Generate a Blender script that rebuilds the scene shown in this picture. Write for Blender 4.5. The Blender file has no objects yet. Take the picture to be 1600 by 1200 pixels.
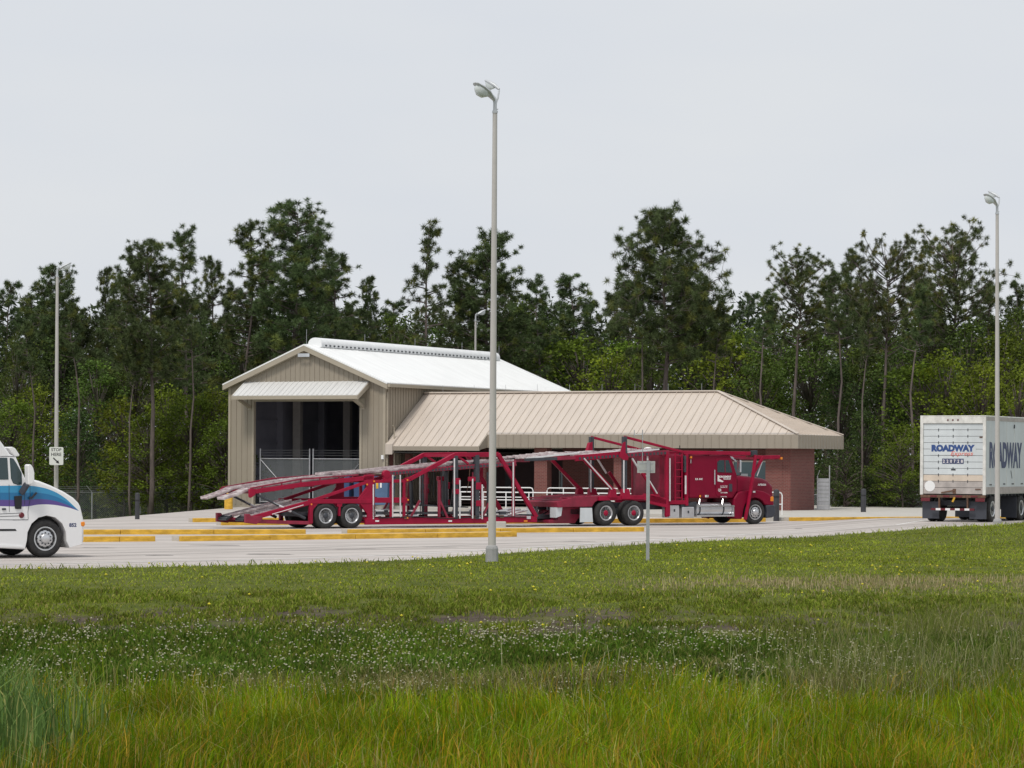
import bpy, math, random
import numpy as np
from mathutils import Vector, Matrix
R = math.radians
rnd = random.Random(7)
sc = bpy.context.scene
col = sc.collection

# ---------------------------------------------------------------- camera
CAM_H, FPX, ROLL = 2.6, 4500.0, R(0.3)
cd = bpy.data.cameras.new("camera")
cam = bpy.data.objects.new("camera", cd); col.objects.link(cam)
cd.sensor_width = 36.0; cd.lens = 36.0*FPX/1600.0
cd.shift_y = 120/1600.0
cd.clip_start = 0.5; cd.clip_end = 6000
cam.location = (0, 0, CAM_H); cam.rotation_euler = (R(90), -ROLL, 0)
sc.camera = cam
sc.render.resolution_x, sc.render.resolution_y = 1024, 768

# ---------------------------------------------------------------- world, sun, exposure
SUN_EL, SUN_AZ = R(58), R(205)          # azimuth clockwise from +Y: behind the camera, a little to the left
w = bpy.data.worlds.new("World"); sc.world = w; w.use_nodes = True
nt = w.node_tree; nt.nodes.clear()
sky = nt.nodes.new('ShaderNodeTexSky'); sky.sky_type = 'NISHITA'; sky.sun_disc = False
sky.sun_elevation = SUN_EL; sky.sun_rotation = SUN_AZ
sky.air_density = 1.0; sky.dust_density = 4.0; sky.ozone_density = 1.0
hs = nt.nodes.new('ShaderNodeHueSaturation'); hs.inputs['Saturation'].default_value = 0.55
nt.links.new(sky.outputs[0], hs.inputs['Color'])
# overcast veil: pale cloud layer mixed over the clear sky
tcn = nt.nodes.new('ShaderNodeTexCoord')
mp = nt.nodes.new('ShaderNodeMapping'); mp.inputs['Scale'].default_value = (1, 1, 3.5)
nz = nt.nodes.new('ShaderNodeTexNoise'); nz.inputs['Scale'].default_value = 5.0; nz.inputs['Detail'].default_value = 3
nt.links.new(tcn.outputs['Generated'], mp.inputs['Vector']); nt.links.new(mp.outputs[0], nz.inputs['Vector'])
cr = nt.nodes.new('ShaderNodeValToRGB')
cr.color_ramp.elements[0].position = 0.34; cr.color_ramp.elements[0].color = (7.15, 7.5, 8.05, 1)
cr.color_ramp.elements[1].position = 0.66; cr.color_ramp.elements[1].color = (7.6, 7.85, 8.15, 1)
nt.links.new(nz.outputs['Fac'], cr.inputs[0])
mx = nt.nodes.new('ShaderNodeMix'); mx.data_type = 'RGBA'; mx.inputs['Factor'].default_value = 0.94
nt.links.new(hs.outputs[0], mx.inputs['A']); nt.links.new(cr.outputs[0], mx.inputs['B'])
bg = nt.nodes.new('ShaderNodeBackground'); bg.inputs['Strength'].default_value = 0.1
ow = nt.nodes.new('ShaderNodeOutputWorld')
nt.links.new(mx.outputs['Result'], bg.inputs['Color']); nt.links.new(bg.outputs[0], ow.inputs['Surface'])
sl = bpy.data.lights.new("sun", 'SUN'); sl.energy = 2.2; sl.angle = R(12); sl.color = (1.0, 0.95, 0.88)
so = bpy.data.objects.new("sun", sl); col.objects.link(so)
sv = Vector((math.sin(SUN_AZ)*math.cos(SUN_EL), math.cos(SUN_AZ)*math.cos(SUN_EL), math.sin(SUN_EL)))
so.rotation_euler = sv.to_track_quat('Z', 'Y').to_euler()
so.location = (0, 0, 60)
vs = sc.view_settings
vs.view_transform = 'Standard'; vs.look = 'None'; vs.exposure = 0.0; vs.gamma = 1.0; vs.use_curve_mapping = False

# ---------------------------------------------------------------- measuring helpers
def unroll(px, py):
    x, y = px-800, py-720
    c, s = math.cos(ROLL), math.sin(ROLL)
    return x*c+y*s, -x*s+y*c
def ray(px, py):
    x, y = unroll(px, py); return x/FPX, -y/FPX
def at(px, py, d):
    a, b = ray(px, py); return Vector((a*d, d, CAM_H+b*d))
def smooth(a, b, x):
    t = min(1.0, max(0.0, (x-a)/(b-a))); return t*t*(3-2*t)
def pave_z(X, Y):                       # the lane climbs a little on the right
    return 0.36*smooth(9.0, 16.5, X)*smooth(88, 100, Y)*(1-smooth(117, 129, Y))
def ground(px, py):
    a, b = ray(px, py); z = 0.0
    for _ in range(25):
        d = (z-CAM_H)/b; z = 0.5*z+0.5*pave_z(a*d, d)
    return Vector((a*d, d, z))
class Frame:
    def __init__(s, o, psi):
        s.o, s.psi = Vector(o), psi
        s.t = Vector((math.cos(psi), math.sin(psi), 0)); s.n = Vector((-math.sin(psi), math.cos(psi), 0))
    def L(s, px, py, w=0.0):            # pixel on the plane w metres behind the near side -> local metres
        a, b = ray(px, py); r = Vector((a, 1, b)); c = Vector((0, 0, CAM_H))
        k = (w-s.n.dot(c-s.o))/s.n.dot(r); p = c+r*k-s.o
        return Vector((s.t.dot(p), w, p.z))
    def W(s, x, y, z): return s.o+s.t*x+s.n*y+Vector((0, 0, z))

# ---------------------------------------------------------------- materials
MATS = {}
def mat(name, c, rough=0.6, metal=0.0, var=0.0, scale=3.0, bump=0.0, bscale=40.0, spec=0.5, c2=None, stretch=None, alpha=1.0, rand=0.0, coat=0.0):
    if name in MATS: return MATS[name]
    m = bpy.data.materials.new(name); m.use_nodes = True
    n = m.node_tree.nodes; l = m.node_tree.links; b = n['Principled BSDF']
    b.inputs['Base Color'].default_value = (*c, 1); b.inputs['Roughness'].default_value = rough
    b.inputs['Metallic'].default_value = metal; b.inputs['Specular IOR Level'].default_value = spec
    b.inputs['Coat Weight'].default_value = coat
    if alpha < 1: b.inputs['Alpha'].default_value = alpha
    tc = n.new('ShaderNodeTexCoord'); vec = tc.outputs['Object']
    if stretch:
        mpn = n.new('ShaderNodeMapping'); mpn.inputs['Scale'].default_value = stretch
        l.new(vec, mpn.inputs['Vector']); vec = mpn.outputs[0]
    if var or c2:
        t = n.new('ShaderNodeTexNoise'); t.inputs['Scale'].default_value = scale; t.inputs['Detail'].default_value = 6
        t.inputs['Roughness'].default_value = 0.65
        l.new(vec, t.inputs['Vector'])
        r = n.new('ShaderNodeValToRGB')
        lo = tuple(max(0, v*(1-var)) for v in c); hi = tuple(min(1, v*(1+var)) for v in (c2 or c))
        r.color_ramp.elements[0].position = 0.3; r.color_ramp.elements[0].color = (*lo, 1)
        r.color_ramp.elements[1].position = 0.7; r.color_ramp.elements[1].color = (*hi, 1)
        l.new(t.outputs['Fac'], r.inputs[0]); l.new(r.outputs[0], b.inputs['Base Color'])
    if bump:
        t2 = n.new('ShaderNodeTexNoise'); t2.inputs['Scale'].default_value = bscale; t2.inputs['Detail'].default_value = 4
        l.new(tc.outputs['Object'], t2.inputs['Vector'])
        bp = n.new('ShaderNodeBump'); bp.inputs['Strength'].default_value = bump; bp.inputs['Distance'].default_value = 0.02
        l.new(t2.outputs['Fac'], bp.inputs['Height']); l.new(bp.outputs[0], b.inputs['Normal'])
    MATS[name] = m; return m

def attr_mat(name, rough=0.7, spec=0.2, transl=0.25, rand=0.0):
    m = bpy.data.materials.new(name); m.use_nodes = True
    n = m.node_tree.nodes; l = m.node_tree.links; b = n['Principled BSDF']
    b.inputs['Roughness'].default_value = rough; b.inputs['Specular IOR Level'].default_value = spec
    a = n.new('ShaderNodeAttribute'); a.attribute_name = 'tint'
    csrc = a.outputs['Color']
    if rand:
        oi = n.new('ShaderNodeObjectInfo'); hv = n.new('ShaderNodeHueSaturation')
        mr = n.new('ShaderNodeMapRange'); mr.inputs['To Min'].default_value = 1-rand; mr.inputs['To Max'].default_value = 1+rand
        l.new(oi.outputs['Random'], mr.inputs['Value']); l.new(mr.outputs[0], hv.inputs['Value'])
        mr2 = n.new('ShaderNodeMapRange'); mr2.inputs['To Min'].default_value = 0.485; mr2.inputs['To Max'].default_value = 0.515
        l.new(oi.outputs['Random'], mr2.inputs['Value']); l.new(mr2.outputs[0], hv.inputs['Hue'])
        l.new(csrc, hv.inputs['Color']); csrc = hv.outputs[0]
    l.new(csrc, b.inputs['Base Color'])
    if transl:
        tr = n.new('ShaderNodeBsdfTranslucent'); l.new(csrc, tr.inputs['Color'])
        ms = n.new('ShaderNodeMixShader'); ms.inputs[0].default_value = transl
        l.new(b.outputs[0], ms.inputs[1]); l.new(tr.outputs[0], ms.inputs[2])
        l.new(ms.outputs[0], n['Material Output'].inputs['Surface'])
    MATS[name] = m; return m

# ---------------------------------------------------------------- mesh builder
def clean(o): return o
class MB:
    def __init__(s): s.v = []; s.f = []
    def add(s, vs, fs):
        k = len(s.v); s.v += [tuple(v) for v in vs]; s.f += [tuple(i+k for i in f) for f in fs]
    def box(s, a, b):
        x0, y0, z0 = (min(a[i], b[i]) for i in range(3)); x1, y1, z1 = (max(a[i], b[i]) for i in range(3))
        s.add([(x0,y0,z0),(x1,y0,z0),(x1,y1,z0),(x0,y1,z0),(x0,y0,z1),(x1,y0,z1),(x1,y1,z1),(x0,y1,z1)],
              [(0,3,2,1),(4,5,6,7),(0,1,5,4),(1,2,6,5),(2,3,7,6),(3,0,4,7)])
    def bar(s, p, q, wd, h, up=(0, 0, 1)):      # rectangular bar; wd across, h along 'up'
        p, q, up = Vector(p), Vector(q), Vector(up)
        d = (q-p).normalized()
        if abs(d.dot(up)) > 0.98: up = Vector((0, 1, 0)) if abs(d.y) < .9 else Vector((1, 0, 0))
        sd = d.cross(up).normalized(); u = sd.cross(d)
        vs = []
        for c in (p, q):
            for a, b in ((-1,-1),(1,-1),(1,1),(-1,1)): vs.append(c+sd*(a*wd/2)+u*(b*h/2))
        s.add(vs, [(0,1,2,3),(7,6,5,4),(0,4,5,1),(1,5,6,2),(2,6,7,3),(3,7,4,0)])
    def tube(s, pts, r, n=8, r2=None):
        pts = [Vector(p) for p in pts]; rings = []
        m = len(pts)
        for i, p in enumerate(pts):
            d = (pts[min(i+1, m-1)]-pts[max(i-1, 0)]).normalized()
            up = Vector((0,0,1)) if abs(d.z) < .9 else Vector((1,0,0))
            a = d.cross(up).normalized(); b = a.cross(d)
            rr = r if r2 is None else r+(r2-r)*i/(m-1)
            if isinstance(r, (list, tuple)): rr = r[i]
            rings.append([p+a*(rr*math.cos(2*math.pi*k/n))+b*(rr*math.sin(2*math.pi*k/n)) for k in range(n)])
        vs = [v for g in rings for v in g]; fs = []
        for i in range(m-1):
            for k in range(n):
                k2 = (k+1) % n; fs.append((i*n+k, (i+1)*n+k, (i+1)*n+k2, i*n+k2))
        fs.append(tuple(range(n))); fs.append(tuple((m-1)*n+k for k in reversed(range(n))))
        s.add(vs, fs)
    def prism(s, pts, y0, y1):                  # outline in (x, z), extruded along y
        n = len(pts)
        ar = sum(pts[i][0]*pts[(i+1)%n][1]-pts[(i+1)%n][0]*pts[i][1] for i in range(n))
        if ar < 0: pts = pts[::-1]
        vs = [(x, y0, z) for x, z in pts]+[(x, y1, z) for x, z in pts]
        s.add(vs, [tuple(range(n)), tuple(2*n-1-i for i in range(n))]+[(i, n+i, n+(i+1)%n, (i+1)%n) for i in range(n)])
    def extr(s, pts, vec):                      # planar 3-d polygon, extruded by vec
        n = len(pts); vec = Vector(vec); pts = [Vector(p) for p in pts]
        s.add(pts+[p+vec for p in pts], [tuple(range(n)), tuple(2*n-1-i for i in range(n))]+[(i, n+i, n+(i+1)%n, (i+1)%n) for i in range(n)])
    def lathe(s, prof, c, axis='y', n=24):      # prof: (offset along axis, radius)
        c = Vector(c); vs = []; fs = []; m = len(prof)
        for o, r in prof:
            for k in range(n):
                a = 2*math.pi*k/n; e, g = r*math.cos(a), r*math.sin(a)
                vs.append(c+(Vector((e, o, g)) if axis == 'y' else Vector((e, g, o)) if axis == 'z' else Vector((o, e, g))))
        for i in range(m-1):
            for k in range(n):
                k2 = (k+1) % n; fs.append((i*n+k, i*n+k2, (i+1)*n+k2, (i+1)*n+k))
        fs.append(tuple(reversed(range(n)))); fs.append(tuple((m-1)*n+k for k in range(n)))
        s.add(vs, fs)
    def build(s, name, m, parent=None, smooth=False, bevel=0, seg=2, ang=35, recalc=True):
        me = bpy.data.meshes.new(name); me.from_pydata(s.v, [], s.f)
        if recalc:
            import bmesh
            bm = bmesh.new(); bm.from_mesh(me); bmesh.ops.recalc_face_normals(bm, faces=bm.faces); bm.to_mesh(me); bm.free()
        o = bpy.data.objects.new(name, me); col.objects.link(o)
        me.materials.append(m if not isinstance(m, str) else MATS[m])
        if parent: o.parent = parent
        if smooth:
            for p in me.polygons: p.use_smooth = True
            if smooth == 'auto': auto_smooth(me)
        if bevel:
            bv = o.modifiers.new('bevel', 'BEVEL'); bv.width = bevel; bv.segments = seg; bv.limit_method = 'ANGLE'; bv.angle_limit = R(ang)
            bv.harden_normals = False
        me.update(); return o
def auto_smooth(me, ang=R(40)):
    try: me.set_sharp_from_angle(angle=ang)
    except Exception: pass
def pieces(name, boxes, m, parent):
    for b_ in boxes:
        k = MB(); k.box(*b_); k.build(name, m, parent)
def tag(o, label=None, cat=None, group=None, kind=None):
    if label: o['label'] = label
    if cat: o['category'] = cat
    if group: o['group'] = group
    if kind: o['kind'] = kind
    return o
def empty(name, loc, rz=0.0):
    o = bpy.data.objects.new(name, None); col.objects.link(o); o.location = loc; o.rotation_euler = (0, 0, rz)
    o.empty_display_size = 0.3; return o
def copy_tree(o, parent=None):
    c = o.copy(); col.objects.link(c)
    if parent: c.parent = parent
    for ch in list(o.children): copy_tree(ch, c)
    return c
def text(body, m, parent, origin, xdir, ydir, width, height, name='lettering', bold=0.0, shear=0.0, depth=0.004):
    cu = bpy.data.curves.new(name, 'FONT'); cu.body = body; cu.size = 1.0; cu.offset = bold; cu.shear = shear; cu.extrude = 0.0; cu.resolution_u = 4
    o = bpy.data.objects.new(name, cu); col.objects.link(o)
    bpy.context.view_layer.update()
    dg = bpy.context.evaluated_depsgraph_get(); me = bpy.data.meshes.new_from_object(o.evaluated_get(dg))
    bpy.data.objects.remove(o); bpy.data.curves.remove(cu)
    vs = [v.co.copy() for v in me.vertices]
    x0 = min(v.x for v in vs); x1 = max(v.x for v in vs); y0 = min(v.y for v in vs); y1 = max(v.y for v in vs)
    og, xd, yd = Vector(origin), Vector(xdir).normalized(), Vector(ydir).normalized()
    for v, c in zip(me.vertices, vs):
        v.co = og+xd*((c.x-x0)/(x1-x0)*width)+yd*((c.y-y0)/(y1-y0)*height)
    me.materials.clear(); me.materials.append(MATS[m]); me.name = name
    t = bpy.data.objects.new(name, me); col.objects.link(t)
    if parent: t.parent = parent
    return t

# palette
mat('red_paint', (0.30, 0.007, 0.036), 0.5, var=0.2, scale=1.6, spec=0.2)
mat('cab_red', (0.205, 0.004, 0.027), 0.42, var=0.10, scale=0.8, spec=0.2)
mat('red_faded', (0.23, 0.010, 0.036), 0.5, var=0.3, scale=2.5)
mat('deck_steel', (0.34, 0.22, 0.24), 0.5, 0.2, var=0.2, scale=2.2, c2=(0.62, 0.58, 0.57), stretch=(1.6, 1, 1))
mat('dark_steel', (0.05, 0.055, 0.065), 0.5, 0.2, var=0.3, scale=6)
mat('chrome', (0.75, 0.76, 0.78), 0.18, 0.9)
mat('white_rod', (0.72, 0.71, 0.72), 0.35, 0.3, var=0.15, scale=4)
mat('alu', (0.66, 0.67, 0.69), 0.33, 0.75, var=0.12, scale=2.0)
mat('rim_alu', (0.62, 0.63, 0.65), 0.32, 0.7, var=0.15, scale=5)
mat('rubber', (0.018, 0.018, 0.02), 0.8, var=0.3, scale=5, c2=(0.03, 0.029, 0.028))
mat('black', (0.012, 0.012, 0.015), 0.6)
mat('bumper_grey', (0.045, 0.05, 0.065), 0.5, var=0.15)
mat('glass', (0.02, 0.045, 0.05), 0.06, 0.0, spec=0.8)
mat('teal_glass', (0.045, 0.10, 0.11), 0.08, 0.0, spec=0.8, var=0.3, scale=0.8)
mat('white_paint', (0.8, 0.8, 0.8), 0.4)
mat('lettering_white', (0.78, 0.74, 0.74), 0.5)
mat('amber', (0.8, 0.25, 0.02), 0.3)
mat('red_lens', (0.13, 0.012, 0.02), 0.35)
mat('trailer_white', (0.60, 0.64, 0.66), 0.5, var=0.10, scale=1.2, stretch=(1, 1, .35))
mat('trailer_trim', (0.68, 0.67, 0.64), 0.5, var=0.22, scale=3)
mat('trailer_tan', (0.62, 0.53, 0.44), 0.6, var=0.12, scale=2)
mat('trailer_grime', (0.42, 0.38, 0.36), 0.65, var=0.22, scale=2.5)
mat('navy', (0.035, 0.05, 0.14), 0.5, var=0.15, scale=3)
mat('logo_blue', (0.03, 0.075, 0.24), 0.5, var=0.1)
mat('logo_red', (0.75, 0.13, 0.09), 0.5)
mat('rust', (0.13, 0.07, 0.045), 0.8, var=0.5, scale=8)
mat('galv', (0.42, 0.43, 0.45), 0.45, 0.5, var=0.15, scale=4)
mat('wire', (0.30, 0.32, 0.33), 0.5, 0.5)
mat('fence_wire', (0.20, 0.22, 0.235), 0.6, 0.2)
mat('tan_metal', (0.295, 0.256, 0.202), 0.5, var=0.05, scale=0.6)
mat('tan_trim', (0.37, 0.325, 0.255), 0.5, var=0.06, scale=1)
mat('roof_white', (0.80, 0.81, 0.81), 0.35, 0.0, var=0.05, scale=0.7, stretch=(.6, 3, .6))
mat('awning_metal', (0.60, 0.60, 0.59), 0.4, var=0.08, scale=1.2, stretch=(4, .4, .4))
mat('roof_tan', (0.535, 0.468, 0.405), 0.45, var=0.075, scale=1.1, stretch=(3, .5, .5))
mat('fascia_tan', (0.30, 0.26, 0.21), 0.5, var=0.05, scale=0.7)
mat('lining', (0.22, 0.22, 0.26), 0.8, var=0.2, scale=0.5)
mat('steel_column', (0.45, 0.42, 0.40), 0.7, var=0.15)
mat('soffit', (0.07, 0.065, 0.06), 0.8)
mat('window_frame', (0.55, 0.53, 0.48), 0.5)
mat('door_dark', (0.03, 0.03, 0.035), 0.5)
mat('yellow_paint', (0.60, 0.335, 0.022), 0.6, var=0.34, scale=4.5, bump=0.2, c2=(0.62, 0.37, 0.04), stretch=(.5, 1, 1.6))
mat('kerb_top', (0.48, 0.44, 0.38), 0.85, var=0.15, scale=2)
mat('concrete', (0.44, 0.42, 0.38), 0.85, var=0.1, scale=1.2, bump=0.2)
mat('pole_concrete', (0.47, 0.45, 0.43), 0.8, var=0.07, scale=1.5, bump=0.15)
mat('base_concrete', (0.33, 0.33, 0.33), 0.85, var=0.12, scale=4, bump=0.3)
mat('lamp_grey', (0.5, 0.52, 0.54), 0.45, 0.2, var=0.08, scale=6)
mat('lamp_lens', (0.62, 0.66, 0.66), 0.15, 0.0)
mat('sign_white', (0.72, 0.73, 0.70), 0.5, var=0.03)
mat('sign_back', (0.46, 0.47, 0.46), 0.45, 0.3, var=0.1, scale=5)
mat('bollard_dark', (0.035, 0.036, 0.042), 0.6, var=0.2)
mat('bin_blue', (0.03, 0.06, 0.15), 0.45, var=0.15, scale=2)
mat('bin_blue_light', (0.075, 0.135, 0.24), 0.4, var=0.15, scale=2)
mat('bark', (0.105, 0.085, 0.078), 0.9, var=0.4, scale=3, stretch=(2, 2, .4), c2=(0.12, 0.095, 0.085))
mat('bark_pale', (0.14, 0.12, 0.10), 0.9, var=0.4, scale=3, stretch=(2, 2, .4))
mat('paint_line', (0.72, 0.72, 0.70), 0.7, var=0.12, scale=4)
mat('tyre_mark', (0.25, 0.235, 0.22), 0.85, var=0.2, scale=2, alpha=0.55)

def brick_mat():
    m = bpy.data.materials.new('brick'); m.use_nodes = True
    n = m.node_tree.nodes; l = m.node_tree.links; b = n['Principled BSDF']; b.inputs['Roughness'].default_value = 0.85
    tc = n.new('ShaderNodeTexCoord'); sx = n.new('ShaderNodeSeparateXYZ'); l.new(tc.outputs['Object'], sx.inputs[0])
    ad = n.new('ShaderNodeMath'); ad.operation = 'ADD'; l.new(sx.outputs[0], ad.inputs[0]); l.new(sx.outputs[1], ad.inputs[1])
    cb = n.new('ShaderNodeCombineXYZ'); l.new(ad.outputs[0], cb.inputs[0]); l.new(sx.outputs[2], cb.inputs[1])
    br = n.new('ShaderNodeTexBrick'); l.new(cb.outputs[0], br.inputs['Vector'])
    br.inputs['Scale'].default_value = 1.0; br.inputs['Brick Width'].default_value = 0.215; br.inputs['Row Height'].default_value = 0.075
    br.inputs['Mortar Size'].default_value = 0.008; br.inputs['Mortar'].default_value = (0.19, 0.13, 0.115, 1)
    br.inputs['Color1'].default_value = (0.145, 0.040, 0.034, 1); br.inputs['Color2'].default_value = (0.19, 0.056, 0.046, 1)
    l.new(br.outputs['Color'], b.inputs['Base Color']); MATS['brick'] = m
brick_mat()
mat('porch_shade_wall', (0.05, 0.026, 0.026), 0.7, var=0.25, scale=2)  # porch shade put into the colour, darker than the brick outside
# ================================================================ SETTING: terrain and paving
EDGE = [ground(*p) for p in ((-260, 893), (-120, 892), (0, 890), (200, 888), (400, 884), (640, 877), (760, 869), (860, 862), (1010, 852), (1070, 849), (1203, 843), (1337, 835), (1400, 831.5), (1540, 823), (1600, 819.5), (1700, 814))]
EDGE = [Vector((-30, EDGE[0].y-4, 0))]+EDGE+[Vector((42, 158, 0.36))]
ex = np.array([p.x for p in EDGE]); ey = np.array([p.y for p in EDGE])
def edge_y(X): return float(np.interp(X, ex, ey))
PROF_D = [0, 5, 10, 20, 27, 33, 36, 40, 43, 46, 50, 55, 59, 63, 67, 75]
PROF_Z = [1.0, .9, .55, -.45, -.95, -1.12, -1.2, -1.2, -1.2, -1.06, -.76, -.36, -.15, -.05, -.02, .0]
def vnoise(x, y, seed=0):
    x = np.asarray(x, float); y = np.asarray(y, float)
    xi = np.floor(x); yi = np.floor(y); fx = x-xi; fy = y-yi
    def h(a, b):
        s = np.sin(a*127.1+b*311.7+seed*74.7)*43758.5453; return s-np.floor(s)
    u = fx*fx*(3-2*fx); v = fy*fy*(3-2*fy)
    return (h(xi, yi)*(1-u)+h(xi+1, yi)*u)*(1-v)+(h(xi, yi+1)*(1-u)+h(xi+1, yi+1)*u)*v
def fbm(x, y, seed=0):
    return .5*vnoise(x, y, seed)+.27*vnoise(2.1*x, 2.1*y, seed+1)+.15*vnoise(4.3*x, 4.3*y, seed+2)+.08*vnoise(9*x, 9*y, seed+3)
def pave_np(X, Y):
    t = np.clip((X-9.0)/7.5, 0, 1); t2 = np.clip((Y-88)/12, 0, 1)
    t3 = np.clip((Y-117)/12, 0, 1); return .36*t*t*(3-2*t)*t2*t2*(3-2*t2)*(1-t3*t3*(3-2*t3))
def terrain_z(X, Y):
    X = np.asarray(X, float); Y = np.asarray(Y, float)
    z = np.interp(Y, PROF_D, PROF_Z)
    e = np.interp(X, ex, ey)-Y                     # metres in front of the road edge
    bumps = (fbm(X*.35, Y*.35, 3)-.5)*.34*np.clip((63-Y)/12, 0, 1)+(fbm(X*.5, Y*.5, 9)-.5)*.10
    z = z+bumps*np.clip(e/3, 0, 1)
    crest = .05*np.exp(-((e-.6)/.8)**2)
    z = z+crest+pave_np(X, Y)
    z = np.where(e < 0, pave_np(X, Y)-.07, z)
    back = np.clip((Y-back_y(X))/5.0, 0, 1)
    z = z-back*.55-np.clip((Y-150)/30, 0, 1)*.5
    return z
def back_y(X): return np.interp(X, [-60, -18, -12, 8, 24, 60], [118, 122.5, 190, 190, 150, 170])

nx, ny = 180, 260
xs = np.linspace(-1, 1, nx); xs = np.sign(xs)*(np.abs(xs)**1.5)
ys = np.concatenate([np.linspace(-5, 30, 20)[:-1], np.linspace(30, 130, 190)[:-1], np.linspace(130, 240, 40)[:-1], np.array([240, 300, 400, 600, 900, 1400, 2500, 4000, 5000, 5500.])])
V = []; 
for yv in ys:
    wd = 45 if yv < 130 else 45+(yv-130)*1.3
    V.append(np.stack([xs*wd, np.full(nx, yv)], 1))
V = np.concatenate(V); Z = terrain_z(V[:, 0], V[:, 1])
verts = np.column_stack([V, Z]); n_r = len(ys)
ii = np.arange(n_r-1)[:, None]*nx+np.arange(nx-1)[None]; ii = ii.ravel()
faces = np.stack([ii, ii+1, ii+1+nx, ii+nx], 1)
me = bpy.data.meshes.new('ground'); me.from_pydata(verts.tolist(), [], faces.tolist())
for p in me.polygons: p.use_smooth = True
def ground_material():
    m = bpy.data.materials.new('grass_soil'); m.use_nodes = True
    n = m.node_tree.nodes; l = m.node_tree.links; b = n['Principled BSDF']; b.inputs['Roughness'].default_value = 0.95
    b.inputs['Specular IOR Level'].default_value = 0.1
    tc = n.new('ShaderNodeTexCoord'); vec = tc.outputs['Object']
    def noise(sc_, det=6, st=None):
        t = n.new('ShaderNodeTexNoise'); t.inputs['Scale'].default_value = sc_; t.inputs['Detail'].default_value = det; t.inputs['Roughness'].default_value = .7
        if st:
            mm = n.new('ShaderNodeMapping'); mm.inputs['Scale'].default_value = st; l.new(vec, mm.inputs[0]); l.new(mm.outputs[0], t.inputs['Vector'])
        else: l.new(vec, t.inputs['Vector'])
        return t.outputs['Fac']
    def ramp(f, *st):
        r = n.new('ShaderNodeValToRGB'); e = r.color_ramp.elements
        while len(e) < len(st): e.new(.5)
        for k, (p, c) in enumerate(st): e[k].position = p; e[k].color = (*c, 1)
        l.new(f, r.inputs[0]); return r.outputs[0]
    g = ramp(noise(1.3, 8), (.3, (.062, .082, .014)), (.5, (.095, .115, .022)), (.72, (.15, .15, .045)))
    soil = ramp(noise(5, 6), (.3, (.045, .036, .03)), (.7, (.135, .105, .085)))
    sx = n.new('ShaderNodeSeparateXYZ'); l.new(vec, sx.inputs[0])
    bandr = ramp_y = n.new('ShaderNodeMapRange'); ramp_y.inputs['From Min'].default_value = 48; ramp_y.inputs['From Max'].default_value = 62; l.new(sx.outputs[1], ramp_y.inputs[0])
    band = n.new('ShaderNodeFloatCurve'); cv = band.mapping.curves[0]
    cv.points[0].location = (0, 0); cv.points[1].location = (1, 0); cv.points.new(.22, .75); cv.points.new(.42, 1); cv.points.new(.65, .6); band.mapping.update()
    l.new(ramp_y.outputs[0], band.inputs['Value'])
    pn = noise(.8, 8, (.6, 1, 1))
    mu = n.new('ShaderNodeMath'); mu.operation = 'MULTIPLY'; l.new(pn, mu.inputs[0]); l.new(band.outputs[0], mu.inputs[1])
    fac = ramp(mu.outputs[0], (.38, (0, 0, 0)), (.54, (1, 1, 1)))
    mxx = n.new('ShaderNodeMix'); mxx.data_type = 'RGBA'; l.new(fac, mxx.inputs['Factor']); l.new(g, mxx.inputs['A']); l.new(soil, mxx.inputs['B'])
    l.new(mxx.outputs['Result'], b.inputs['Base Color'])
    bp = n.new('ShaderNodeBump'); bp.inputs['Strength'].default_value = .7; bp.inputs['Distance'].default_value = .08
    l.new(noise(9, 5), bp.inputs['Height']); l.new(bp.outputs[0], b.inputs['Normal'])
    return m
me.materials.append(ground_material())
go = bpy.data.objects.new('ground', me); col.objects.link(go); tag(go, kind='structure')

# pavement: one sheet following the road edge, drape of pave_z
def pavement_material():
    m = bpy.data.materials.new('concrete_paving'); m.use_nodes = True
    n = m.node_tree.nodes; l = m.node_tree.links; b = n['Principled BSDF']; b.inputs['Roughness'].default_value = 0.85; b.inputs['Specular IOR Level'].default_value = .25
    tc = n.new('ShaderNodeTexCoord'); mp_ = n.new('ShaderNodeMapping'); mp_.inputs['Rotation'].default_value = (0, 0, -R(30)); l.new(tc.outputs['Object'], mp_.inputs[0])
    t = n.new('ShaderNodeTexNoise'); t.inputs['Scale'].default_value = .5; t.inputs['Detail'].default_value = 8; t.inputs['Roughness'].default_value = .7; l.new(mp_.outputs[0], t.inputs['Vector'])
    r = n.new('ShaderNodeValToRGB'); r.color_ramp.elements[0].position = .3; r.color_ramp.elements[0].color = (.455, .415, .39, 1); r.color_ramp.elements[1].position = .72; r.color_ramp.elements[1].color = (.56, .52, .49, 1)
    l.new(t.outputs['Fac'], r.inputs[0])
    m2 = n.new('ShaderNodeMapping'); m2.inputs['Scale'].default_value = (.035, 1.3, 1); l.new(mp_.outputs[0], m2.inputs[0])
    s = n.new('ShaderNodeTexNoise'); s.inputs['Scale'].default_value = 1.0; s.inputs['Detail'].default_value = 4; l.new(m2.outputs[0], s.inputs['Vector'])
    r2 = n.new('ShaderNodeValToRGB'); r2.color_ramp.elements[0].position = .35; r2.color_ramp.elements[0].color = (.66, .65, .64, 1); r2.color_ramp.elements[1].position = .6; r2.color_ramp.elements[1].color = (1, 1, 1, 1)
    l.new(s.outputs['Fac'], r2.inputs[0])
    mm = n.new('ShaderNodeMix'); mm.data_type = 'RGBA'; mm.blend_type = 'MULTIPLY'; mm.inputs['Factor'].default_value = 1; l.new(r.outputs[0], mm.inputs['A']); l.new(r2.outputs[0], mm.inputs['B'])
    l.new(mm.outputs['Result'], b.inputs['Base Color'])
    return m
PX = np.linspace(-45, 42, 120); rows = 60
pv = []; 
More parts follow.
